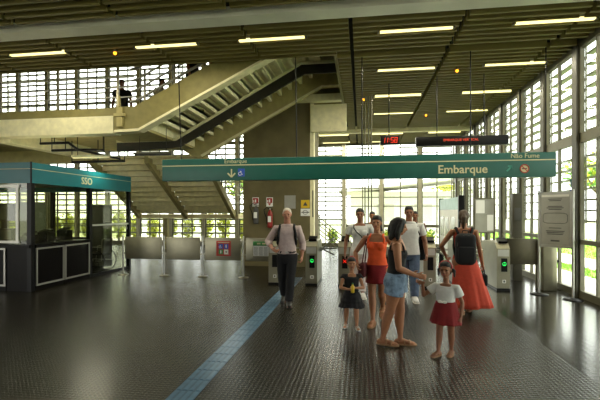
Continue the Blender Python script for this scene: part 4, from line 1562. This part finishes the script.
    # ---------------- clothes
    def top(s, name, m_, t0=-.05, t1=.98, sleeve=None, grow=.014, loose=.0, neck=False, wr=.010):
        """garment over the torso from t0 (hem) to t1; sleeve = fraction of arm covered (0..1 upper, 1..2 forearm)"""
        H = s.H
        mb = MB()
        ts = [t0 + (t1 - t0) * i / 16 for i in range(17)]
        rings = []
        for t in ts:
            lo = loose * max(0, 1 - abs(t - t0) / .55)
            rings.append(s.sec(max(t, -.26), grow + lo, grow + lo))
        mb.ring(rings, True)
        if s.kind == 'f':
            for sg_ in (-1, 1):
                mb.ell(s.tp(V(sg_ * .044 * H, -.040 * H, s.span * .70)), (.036 * H + grow, .034 * H + grow * .8, .036 * H + grow))
        if neck:
            mb.ring([s.sec(1.0, .012), s.sec(1.05, .016), s.sec(1.09, .018)], True)
        if sleeve:
            for k, sg_ in (('L', 1), ('R', -1)):
                sh, el, w_ = s.sh[k], s.elb[k], s.wri[k]
                af = {'m': 1.12, 'f': .95, 'c': .95}[s.kind] * s.bw
                g = grow + .004
                base = s.tp(V(sg_ * .05 * H, .004 * H, s.span * .91))
                if sleeve <= 1:
                    e_ = sh.lerp(el, sleeve)
                    limb(mb, [base, sh, e_], [.034 * H + g * .5, .034 * H * af + g * .8, .029 * H * af + g * 1.5], flat1=True)
                else:
                    e_ = el.lerp(w_, sleeve - 1)
                    limb(mb, [base, sh, sh.lerp(el, .6), el], [.034 * H + g * .5, .033 * H * af + g * .8, .028 * H * af + g, .026 * H * af + g])
                    limb(mb, [el, el.lerp(e_, .5), e_], [.026 * H * af + g, .025 * H * af + g, .021 * H * af + g], flat1=True)
        return link(name, remesh(mb, .009, 2, .5, wr), M[m_], s.root)

    def straps(s, name, m_, w=.016, t=.86):
        """shoulder straps of a sleeveless top"""
        for sg_ in (-1, 1):
            mb = MB()
            a = PI / 2 - sg_ * .75
            pts = [s.surf(t - .1, -a, .013), s.surf(t + .05, -a, .012), s.tp(V(sg_ * .058 * s.H, -.028 * s.H, s.span * 1.0)), s.tp(V(sg_ * .058 * s.H, .005 * s.H, s.span * 1.035 + .008)),
                   s.tp(V(sg_ * .056 * s.H, .04 * s.H, s.span * .99)), s.surf(t + .02, a, .012), s.surf(t - .1, a, .012)]
            mb.tube(pts, w, n=8)
            mb.build(name, M[m_], s.root)

    def trousers(s, name, m_, length=2.0, grow=.012, top_t=.16, wide=0.0, wr=.012):
        """length: 0..1 = part of the thigh, 1..2 = part of the shin"""
        H, q = s.H, s.bw
        mb = MB()
        ts = [-.26, -.2, -.12, -.04, .04, top_t]
        mb.ring([s.sec(t, grow, grow) for t in ts], True)
        for k in 'LR':
            hj, kn, an = s.hj[k], s.knee[k], s.ank[k]
            f_ = .92 if s.kind == 'm' else 1.0
            mb.ell(hj + V(0, .035 * H, 0), (.05 * H * q + grow, .045 * H * q + grow, .055 * H * q + grow))
            if length <= 1:
                e_ = hj.lerp(kn, length)
                limb(mb, [hj, hj.lerp(kn, length * .5), e_], [.060 * H * q * f_ + grow, .060 * H * q * f_ + grow, .056 * H * q * f_ + grow + wide], flat1=True)
            else:
                e_ = kn.lerp(an, length - 1)
                limb(mb, [hj, hj.lerp(kn, .4), kn], [.060 * H * q * f_ + grow, .054 * H * q * f_ + grow, .038 * H * q + grow + wide * .5])
                limb(mb, [kn, kn.lerp(e_, .5) + V(0, .006 * H, 0), e_], [.038 * H * q + grow + wide * .5, .035 * H * q + grow + wide * .7, .027 * H + grow + wide], flat1=True)
        return link(name, remesh(mb, .009, 2, .5, wr), M[m_], s.root)

    def skirt(s, name, m_, t_top, z_hem, rx, ry, off=(0, 0), folds=11, amp=.06, tiers=1, n=72):
        H = s.H
        top = s.sec(t_top, .014, .016, n=n)
        ztop = s.hip_z + t_top * s.span
        outer = []
        R = random.Random(folds)
        ph = R.uniform(0, 6)
        steps = 12
        for i in range(steps + 1):
            u = i / steps
            ring = []
            for j in range(n):
                a = 2 * PI * j / n
                p = top[j]
                fold = 1 + amp * u * (math.sin(folds * a + ph) + .5 * math.sin(2.3 * folds * a + 1)) * .8
                hx, hy = rx * math.cos(a) * fold + off[0], ry * math.sin(a) * fold + off[1]
                e = u ** .85
                hipx = s.H * .105
                x = p.x + (hx - p.x) * e
                y = p.y + (hy - p.y) * e
                z = ztop + (z_hem - ztop) * u + (amp * .12 * math.sin(3 * a + ph) * u if amp > .05 else 0)
                if tiers > 1:
                    f = (u * tiers) % 1.0 if u < 1 else 1.0
                    x *= 1 + .10 * f
                    y *= 1 + .10 * f
                ring.append(V(x, y, z))
            outer.append(ring)
        cen = V(off[0], off[1], 0)
        inner = [[V(p.x + (c_ - p.x) * .03, p.y + (d_ - p.y) * .03, p.z) for p in r for c_, d_ in ((cen.x * (i / steps), cen.y * (i / steps)),)] for i, r in reversed(list(enumerate(outer)))]
        mb = MB().ring(outer + inner, False)
        return mb.build(name, M[m_], s.root)

    def shoes(s, style, m_, sole='black'):
        H = s.H
        for k in 'LR':
            d, an = s.toe[k], s.ank[k]
            lat = d.cross(V(0, 0, 1)).normalized()
            up = lat.cross(d).normalized()
            mb = MB()
            so = MB()
            L0, L1 = -.052 * H, .128 * H
            pts = []
            for i in range(20):
                a = 2 * PI * i / 20
                x = math.cos(a)
                ln = (L0 + L1) / 2 + (L1 - L0) / 2 * x
                wd = .030 * H * math.copysign(abs(math.sin(a)) ** .7, math.sin(a)) * (1.08 + .12 * x)
                pts.append((ln, wd))
            base = an - up * .0455 * H
            so.prism(pts, base, d, lat, up * .013)
            if style == 'shoe':
                limb(mb, [an - up * .022 * H - d * .026 * H, an - up * .018 * H + d * .02 * H, an - up * .024 * H + d * .075 * H, an - up * .027 * H + d * .103 * H], [.029 * H, .031 * H, .026 * H, .021 * H])
                limb(mb, [an + up * .006 * H - d * .004 * H, an - up * .02 * H], [.028 * H, .03 * H], flat0=True)
                o = link('shoe', remesh(mb, .008, 2, .6), M[m_], s.root)
                so.build('sole', M[sole], o)
            else:
                o = so.build('sandal', M[m_], s.root)
                st_ = MB()
                for f0, hgt in ((.070, .020), (.03, .026)):
                    arc = []
                    for i in range(9):
                        a = PI * i / 8
                        arc.append(an - up * (.040 - hgt * 0) * H + d * f0 * H + lat * .029 * H * math.cos(a) + up * (hgt + .012) * H * math.sin(a))
                    st_.tube(arc, .008 * H / 1.6, n=6)
                st_.tube([an - d * .030 * H * math.cos(b_) - up * .018 * H + lat * .027 * H * math.sin(b_) for b_ in [(-1.2 + .3 * i) for i in range(9)]], .007 * H / 1.6, n=6)
                st_.build('strap', M[m_], o)

    def belt(s, m_='black', t=.12):
        mb = MB().ring([s.sec(t - .035, .017, .017), s.sec(t + .035, .017, .017)], True)
        b = mb.build('belt', M[m_], s.root)
        p = s.surf(t, -PI / 2, .019)
        MB().rbox(p + V(-.022, -.006, -.016), p + V(.022, .006, .016), .004).build('buckle', M['alu'], b)

    def thing(s, name, label, cat):
        return empty(name, s.loc, s.heading, label, cat)

    def backpack(s, label, m_, size=(.30, .17, .46), name='backpack', body=True, cz=.56):
        r = s.thing(name, label, 'backpack')
        H = s.H
        c = s.tp(V(0, .068 * H * s.bw + size[1] * .5 + .004, s.span * cz))
        if body:
            mb = MB().rbox(c - V(size[0] / 2, size[1] / 2, size[2] / 2), c + V(size[0] / 2, size[1] / 2, size[2] / 2), .085, seg=5)
            mb.build('pack_body', M[m_], r)
            q = c + V(0, size[1] * .5, -size[2] * .15)
            MB().rbox(q - V(size[0] * .4, .02, size[2] * .28), q + V(size[0] * .4, .04, size[2] * .24), .03, seg=3).build('front_pocket', M[m_], r)
            z = MB().tube([c + V(size[0] * .42 * math.cos(a), size[1] * .38, size[2] * .1 + size[2] * .36 * math.sin(a)) for a in [PI * k / 10 for k in range(11)]], .006, n=6)
            z.build('zip', M['ink'], r)
            MB().tube([c + V(-.05, -.03, size[2] * .49), c + V(-.04, -.03, size[2] * .49 + .045), c + V(.04, -.03, size[2] * .49 + .045), c + V(.05, -.03, size[2] * .49)], .009, n=6).build('grab_handle', M[m_], r)
        for sg_ in (-1, 1):
            a = .62
            pts = [c + V(sg_ * .09, -size[1] * .45, size[2] * .42), s.tp(V(sg_ * .070 * H, .05 * H, s.span * .985 + .01)), s.tp(V(sg_ * .074 * H, .01 * H, s.span * 1.0 + .030)), s.tp(V(sg_ * .076 * H, -.045 * H, s.span * .93 + .02)),
                   s.surf(.78, -PI / 2 + sg_ * .80, .030), s.surf(.58, -PI / 2 + sg_ * .95, .028), s.surf(.42, -PI / 2 + sg_ * 1.35, .026), c + V(sg_ * size[0] * .42, -size[1] * .3, -size[2] * .36)]
            # smooth the strap
            sm = []
            for i in range(len(pts) - 1):
                p0, p1, p2, p3 = pts[max(i - 1, 0)], pts[i], pts[i + 1], pts[min(i + 2, len(pts) - 1)]
                for u in (0, .33, .66):
                    sm.append(.5 * ((2 * p1) + (p2 - p0) * u + (2 * p0 - 5 * p1 + 4 * p2 - p3) * u * u + (3 * p1 - p0 - 3 * p2 + p3) * u ** 3))
            sm.append(pts[-1])
            MB().tube(sm, .023, n=8).build('strap', M[m_], r)
        return r


def P_tx(p, off):
    return p.loc + Matrix.Rotation(p.heading, 3, 'Z') @ Vector(off)


c_pink = cloth('pale pink shirt cloth', '#b7a3a0', .08)
c_dark = cloth('charcoal trousers cloth', '#101014')
c_white = cloth('white cotton', '#c9c8c4', .05)
c_orange = cloth('orange jersey', '#d9501f', .1)
c_redsk = cloth('dark red skirt cloth', '#7d1118', .12)
c_redsk2 = cloth('deep red dress cloth', '#7a1416', .12)
c_black = cloth('black jersey', '#121115', .2)
c_denim = cloth('light blue denim', '#71879f', .45)
c_jeans = cloth('blue jeans denim', '#4a5a72', .2)
c_coral = cloth('coral skirt cloth', '#b8402a', .1)
c_pinkp = cloth('pale pink trousers cloth', '#cfc2bd', .06)
c_grey = cloth('dark grey jersey', '#26272c', .1)
c_maroon = cloth('maroon leather', '#4f1418', .15)
mat('sandal leather', '#8f6b46', .6)
mat('white sneaker', '#d8d6d2', .5, var=.04)
mat('black leather shoe', '#0f0d0d', .35)
for k in ('pale pink shirt cloth', 'charcoal trousers cloth', 'white cotton', 'orange jersey', 'dark red skirt cloth', 'deep red dress cloth', 'black jersey', 'light blue denim', 'blue jeans denim', 'coral skirt cloth', 'pale pink trousers cloth', 'dark grey jersey', 'maroon leather', 'sandal leather', 'white sneaker', 'black leather shoe'):
    M[k] = MATS[k]

# --- old man walking towards us
p1 = Person('person in pale pink shirt and dark trousers walking by the blue floor strip', (-1.31, 7.24, 0), .12, 1.72, 'm',
            feet={'L': dict(x=.04, fwd=.20, yaw=.1), 'R': dict(x=-.07, fwd=-.20, lift=.05, pitch=.45, yaw=-.1)},
            hands={'R': dict(x=-.255, fwd=.12, z=1.0, pole=V(-.8, 1, -.3), dir=(.5, -.4, -.3)), 'L': dict(x=.265, fwd=.02, z=.85)}, skin='skin_m', drop=.012, curl=.9, build=.95)
p1.hair('fringe', 'hair_w')
p1.top('shirt', 'pale pink shirt cloth', t0=.06, sleeve=1.55, loose=.008, neck=True, grow=.011, wr=.018)
p1.trousers('trousers', 'charcoal trousers cloth', 1.98, .012, wide=.012)
p1.belt()
p1.shoes('shoe', 'black leather shoe')
p1.backpack('black backpack worn by the man in the pale pink shirt, straps in front', 'black_f', (.28, .14, .42))

# --- woman in white T-shirt
p2 = Person('person in white T-shirt with dark cross-body strap and pale trousers coming through the turnstiles', (-.02, 8.15, 0), .0, 1.72, 'f',
            feet={'L': dict(x=.05, fwd=.16), 'R': dict(x=-.07, fwd=-.16, lift=.04, pitch=.4)},
            hands={'R': dict(x=-.29, fwd=.05, z=.84), 'L': dict(x=.28, fwd=-.05, z=.86)}, skin='skin2', drop=.01)
p2.hair('short')
p2.top('t_shirt', 'white cotton', t0=-.10, sleeve=.5, loose=.02)
p2.trousers('trousers', 'pale pink trousers cloth', 1.9)
p2.shoes('shoe', 'white sneaker', 'white')
cb = p2.thing('cross_body_bag', 'small dark cross-body bag of the woman in the white T-shirt', 'bag')
ring_ = [p2.surf(1.0, -PI / 2 - .9, .02), p2.surf(.9, -PI / 2 - .62, .030), p2.surf(.75, -PI / 2 - .3, .050), p2.surf(.6, -PI / 2 + .05, .046), p2.surf(.4, -PI / 2 + .5, .03), p2.surf(.2, -PI / 2 + .95, .036), p2.surf(.03, -.25, .045)]
MB().tube(ring_, .011, n=6).build('strap', M['black_f'], cb)
MB().tube([p2.surf(1.0, -PI / 2 - .9, .02), p2.surf(1.02, PI, .012), p2.surf(.9, PI / 2 + .5, .03), p2.surf(.5, PI / 2, .03), p2.surf(.1, .5, .04), p2.surf(.03, -.25, .045)], .011, n=6).build('strap', M['black_f'], cb)
q = p2.surf(-.02, -.2, .07)
MB().rbox(q + V(-.035, -.10, -.09), q + V(.035, .10, .07), .02).build('bag_body', M['black_f'], cb)

# --- woman in orange top and red skirt
p3 = Person('person in orange tank top and red mini skirt walking towards us', (.235, 6.2, 0), -.22, 1.60, 'f',
            feet={'R': dict(x=-.03, fwd=.18, yaw=-.1), 'L': dict(x=.04, fwd=-.24, lift=.13, pitch=.75, yaw=.1)},
            hands={'R': dict(x=-.26, fwd=.14, z=.86, pole=V(-1, .7, -.2)), 'L': dict(x=.22, fwd=-.12, z=.82)}, skin='skin', drop=.01, curl=1.0)
p3.hair('tied')
p3.top('tank_top', 'orange jersey', t0=.02, t1=.82, grow=.010)
p3.straps('strap', 'orange jersey')
p3.skirt('skirt', 'dark red skirt cloth', .12, .60, .165, .135, (0, -.01), amp=.03)
p3.shoes('sandal', 'sandal leather')
hb = p3.thing('handbag', 'maroon handbag at the side of the woman in the orange top', 'bag')
q = p3.surf(.05, PI + .5, .05)
MB().rbox(q + V(-.06, -.13, -.15), q + V(.05, .13, .06), .035).build('bag_body', M['maroon leather'], hb)
MB().tube([q + V(0, -.1, .05), p3.tp(V(-.10 * 1.6, -.05, p3.span * .8)), p3.tp(V(-.085 * 1.6, 0, p3.span * 1.0 + .03)), p3.tp(V(-.10 * 1.6, .07, p3.span * .8)), q + V(0, .1, .05)], .010, n=6).build('strap', M['maroon leather'], hb)

# --- little girl in black
p4 = Person('person, small child in black top and layered black skirt holding a yellow drink', (-.13, 5.87, 0), .1, 1.01, 'c',
            feet={'L': dict(x=.07, fwd=.05), 'R': dict(x=-.085, fwd=-.04)},
            hands={'L': dict(x=.035, fwd=.16, z=.60, pole=V(1, .3, -.6), dir=(-.7, -.5, .1)), 'R': dict(x=-.045, fwd=.16, z=.58, pole=V(-1, .3, -.6), dir=(.7, -.5, .1))}, skin='skin3', voxel=.0055, curl=1.1)
p4.hair('tied')
p4.top('top', 'black jersey', t0=.0, t1=.93, grow=.012, sleeve=.2)
p4.skirt('skirt', 'black jersey', .14, .31, .165, .15, tiers=3, amp=.08, folds=14)
p4.shoes('sandal', 'white sneaker')
hbnd = MB().tube([p4.hp(.34 * math.cos(a), .10, .10 + .42 * math.sin(a)) for a in [PI * k / 12 for k in range(13)]], .012, n=6)
hbnd.build('hair_band', M['red'], p4.root)
dk = p4.thing('drink_bottle', 'yellow drink held by the little girl in black', 'drink')
q = (p4.wri['L'] + p4.wri['R']) / 2 + V(0, -.065, -.015)
MB().lathe([(.018, -.03), (.024, -.025), (.024, .055), (.012, .075), (.010, .09)], q).build('bottle', M['yellow'], dk)
MB().cyl(q + V(0, 0, .09), q + V(0, 0, .105), .012).build('cap', M['green'], dk)

# --- woman in black top and denim shorts, side view
p5 = Person('person with dark bob hair in black top and light denim shorts, side view', (.43, 5.2, 0), PI / 2 - .12, 1.58, 'f',
            feet={'R': dict(x=-.05, fwd=-.13, yaw=-.15), 'L': dict(x=.05, fwd=.08, yaw=.1)},
            hands={'R': dict(w=(.235, -.15, .885), pole=V(-.2, .6, -1), dir=(.1, -1, -.1)), 'L': dict(w=(.20, .14, .86), pole=V(.3, 1, -.6), dir=(0, -1, -.1))}, lean=.05, head_pitch=.18, skin='skin', curl=.8,
            palm={'R': (1, 0, -.3)}, build=1.12)
p5.hair('bob')
p5.top('tank_top', 'black jersey', t0=.04, t1=.80, grow=.010)
p5.straps('strap', 'black jersey', .010)
p5.trousers('shorts', 'light blue denim', .42, .013, top_t=.20, wide=.012, wr=.016)
p5.shoes('sandal', 'sandal leather')

# --- girl in white top and red skirt
p6 = Person('person, child in white top and dark red skirt beside the woman in shorts', (.97, 4.93, 0), -.55, 1.08, 'c',
            feet={'L': dict(x=.045, fwd=-.03, yaw=.1), 'R': dict(x=-.06, fwd=.10, yaw=-.2)},
            hands={'R': dict(w=(-.255, .04, .825), pole=V(-.1, .2, -1), dir=(-1, -.3, .1)), 'L': dict(x=.17, fwd=.0, z=.46)}, skin='skin2', voxel=.0055, head_yaw=.1, curl=.8)
p6.hair('pigtail')
p6.top('top', 'white cotton', t0=.32, t1=.98, sleeve=.55, grow=.012)
p6.skirt('skirt', 'deep red dress cloth', .40, .375, .178, .16, amp=.05, folds=9)
p6.shoes('sandal', 'sandal leather')
MB().tube([p6.hp(.36 * math.cos(a), .02, .10 + .42 * math.sin(a)) for a in [PI * k / 12 for k in range(13)]], .014, n=6).build('hair_band', M['red'], p6.root)
bw_ = MB()
q = p6.surf(.40, -PI / 2, .024)
for sg_ in (-1, 1):
    bw_.ell(q + V(sg_ * .028, -.006, .004), (.026, .010, .016))
bw_.ell(q + V(0, -.01, 0), (.010, .010, .010))
bw_.build('bow', M['white'], p6.root)

# --- woman from behind, long coral skirt
p7 = Person('person seen from behind in coral top and long coral skirt, with tied fair hair', (1.66, 7.02, 0), PI - .1, 1.68, 'f',
            feet={'L': dict(x=.04, fwd=-.05, yaw=.1), 'R': dict(x=-.10, fwd=.16, yaw=-.2)},
            hands={'L': dict(x=.27, fwd=.12, z=.92, pole=V(1, .8, -.2)), 'R': dict(x=-.30, fwd=.06, z=.78)}, skin='skin', head_yaw=-.1, curl=1.1)
p7.hair('ponytail', 'hair_b')
p7.top('tank_top', 'coral skirt cloth', t0=.02, t1=.84, grow=.010)
p7.straps('strap', 'coral skirt cloth')
p7.skirt('skirt', 'coral skirt cloth', .14, .12, .30, .26, (-.13, -.02), amp=.10, folds=8)
p7.shoes('sandal', 'sandal leather')
p7.backpack('large black backpack on the back of the woman in the coral skirt', 'black_f', (.31, .2, .50), cz=.40)
hb2 = p7.thing('handbag', 'small black handbag in the hand of the woman in the coral skirt', 'bag')
q = p7.wri['R'] + p7.hdir['R'] * .09
MB().rbox(q + V(-.05, -.10, -.26), q + V(.05, .10, -.07), .03).build('bag_body', M['black_f'], hb2)
MB().tube([q + V(0, -.08, -.08), q + V(0, -.05, 0), q + V(0, .05, 0), q + V(0, .08, -.08)], .009, n=6).build('handle', M['black_f'], hb2)

# --- man in white T-shirt and jeans
p8 = Person('person in white T-shirt, blue jeans and white sneakers walking out of the turnstiles', (.90, 7.98, 0), -.05, 1.76, 'm',
            feet={'L': dict(x=.09, fwd=.22, yaw=.15), 'R': dict(x=-.09, fwd=-.2, lift=.05, pitch=.45)},
            hands={'L': dict(x=.31, fwd=.08, z=.86), 'R': dict(x=-.30, fwd=-.05, z=.84)}, skin='skin2', drop=.015, curl=.9)
p8.hair('short')
p8.top('t_shirt', 'white cotton', t0=-.08, sleeve=.6, loose=.025, neck=True)
p8.trousers('jeans', 'blue jeans denim', 1.97, .014, wide=.014)
p8.shoes('shoe', 'white sneaker', 'white')
tg_ = p8.thing('shoulder_bag', 'dark bag hung on one shoulder of the man in the white T-shirt', 'bag')
q = p8.tp(V(.25, .13, .06))
MB().rbox(q + V(-.08, -.10, -.22), q + V(.06, .09, .22), .045).build('bag_body', M['black_f'], tg_)
MB().tube([q + V(0, -.07, .18), p8.tp(V(.165, -.075, p8.span * .72)), p8.tp(V(.145, -.06, p8.span * .92)), p8.tp(V(.135, .0, p8.span * 1.0 + .03)), p8.tp(V(.14, .07, p8.span * .9)), q + V(0, .06, .2)], .016, n=6).build('strap', M['black_f'], tg_)

# --- people behind the turnstiles
p9 = Person('person in dark clothes half hidden behind the man in the white T-shirt', (1.36, 10.75, 0), 0, 1.67, 'm', skin='skin2', voxel=.010,
            feet={'L': dict(fwd=.1), 'R': dict(fwd=-.1)})
p9.hair('short')
p9.top('t_shirt', 'maroon leather', sleeve=.6, t0=-.1)
p9.trousers('trousers', 'charcoal trousers cloth', 1.97)
p9.shoes('shoe', 'black leather shoe')
p10 = Person('person in dark clothes behind the women in white and orange, past the turnstiles', (.30, 11.1, 0), 0, 1.66, 'f', skin='skin', voxel=.010,
             feet={'L': dict(fwd=.1), 'R': dict(fwd=-.1)})
p10.hair('tied')
p10.top('t_shirt', 'dark grey jersey', sleeve=.6, t0=-.1)
p10.trousers('trousers', 'charcoal trousers cloth', 1.97)
p10.shoes('shoe', 'black leather shoe')

# --- people on the mezzanine and the stairs
q = at(122, 100, 11.4)
p11 = Person('person in black T-shirt standing on the mezzanine behind the railing', (q.x, 11.4, 3.93), .3, 1.70, 'm', skin='skin2', voxel=.011)
p11.hair('short')
p11.top('t_shirt', 'dark grey jersey', sleeve=.5, t0=-.1)
p11.trousers('trousers', 'charcoal trousers cloth', 1.97)
p11.shoes('shoe', 'black leather shoe')
q = at(162, 100, 11.4)
p12 = Person('person in white shirt on the mezzanine at the foot of the upper staircase', (q.x, 11.4, 3.93), 1.2, 1.66, 'm', skin='skin2', voxel=.011)
p12.hair('short')
p12.top('shirt', 'white cotton', sleeve=.6, t0=-.1)
p12.trousers('trousers', 'charcoal trousers cloth', 1.97)
p12.shoes('shoe', 'black leather shoe')


def tread(x_):
    i = int((x_ - SX0) / run)
    return SX0 + (i + .5) * run, 3.78 + (i + 1) * rise


x_, z_ = tread(-4.15)
p13 = Person('person in black trousers climbing the upper staircase behind the olive parapet', (x_, 10.0, z_), PI / 2, 1.74, 'm', skin='skin2', voxel=.011,
             feet={'L': dict(fwd=.06), 'R': dict(fwd=-.04)}, build=1.05)
p13.hair('short')
p13.top('t_shirt', 'dark grey jersey', sleeve=.5, t0=-.1, loose=.03)
p13.trousers('trousers', 'charcoal trousers cloth', 1.97, wide=.02)
p13.shoes('shoe', 'black leather shoe')
x_, z_ = tread(-3.40)
p14 = Person('person in orange dress climbing the upper staircase ahead of the one in black', (x_, 9.25, z_), PI / 2, 1.62, 'f', skin='skin', voxel=.011,
             feet={'L': dict(fwd=.06), 'R': dict(fwd=-.04)})
p14.hair('tied')
p14.top('t_shirt', 'orange jersey', sleeve=.5, t0=-.2, loose=.03)
p14.skirt('skirt', 'orange jersey', .05, .28, .19, .17, amp=.04)
p14.shoes('shoe', 'black leather shoe')
# ================================================================== daylight and camera
w = bpy.data.worlds.new('sky')
SC.world = w
w.use_nodes = True
bg = w.node_tree.nodes['Background']
tcw = w.node_tree.nodes.new('ShaderNodeTexCoord')
nw = w.node_tree.nodes.new('ShaderNodeTexNoise')
nw.inputs['Scale'].default_value = 2.5
nw.inputs['Detail'].default_value = 5
rw = w.node_tree.nodes.new('ShaderNodeValToRGB')
rw.color_ramp.elements[0].position = .35
rw.color_ramp.elements[1].position = .65
rw.color_ramp.elements[0].color = (.93, .93, .88, 1)
rw.color_ramp.elements[1].color = (1.0, .99, .93, 1)
w.node_tree.links.new(tcw.outputs['Generated'], nw.inputs['Vector'])
w.node_tree.links.new(nw.outputs['Fac'], rw.inputs['Fac'])
w.node_tree.links.new(rw.outputs['Color'], bg.inputs['Color'])
bg.inputs['Strength'].default_value = 4.2

sun = bpy.data.lights.new('sun', 'SUN')
sun.energy = 3.0
sun.angle = math.radians(3)
sun.color = (1, .96, .86)
so = bpy.data.objects.new('sun', sun)
COL.objects.link(so)
so.rotation_euler = Vector((.12, -.34, -.93)).to_track_quat('-Z', 'Y').to_euler()

cam = bpy.data.cameras.new('camera')
cam.sensor_width = 36
cam.lens = F / 600 * 36
cam.shift_y = 12 / 600
cam.clip_end = 300
co = bpy.data.objects.new('camera', cam)
COL.objects.link(co)
co.location = (0, 0, EYE)
co.rotation_euler = (PI / 2, 0, TH)
SC.camera = co

vs = SC.view_settings
vs.view_transform = 'Standard'
vs.look = 'None'
vs.gamma = 1
vs.exposure = 0.5
vs.use_curve_mapping = False
SC.cycles.transparent_max_bounces = 24
SC.cycles.max_bounces = 8
SC.cycles.diffuse_bounces = 4
SC.cycles.sample_clamp_indirect = 4
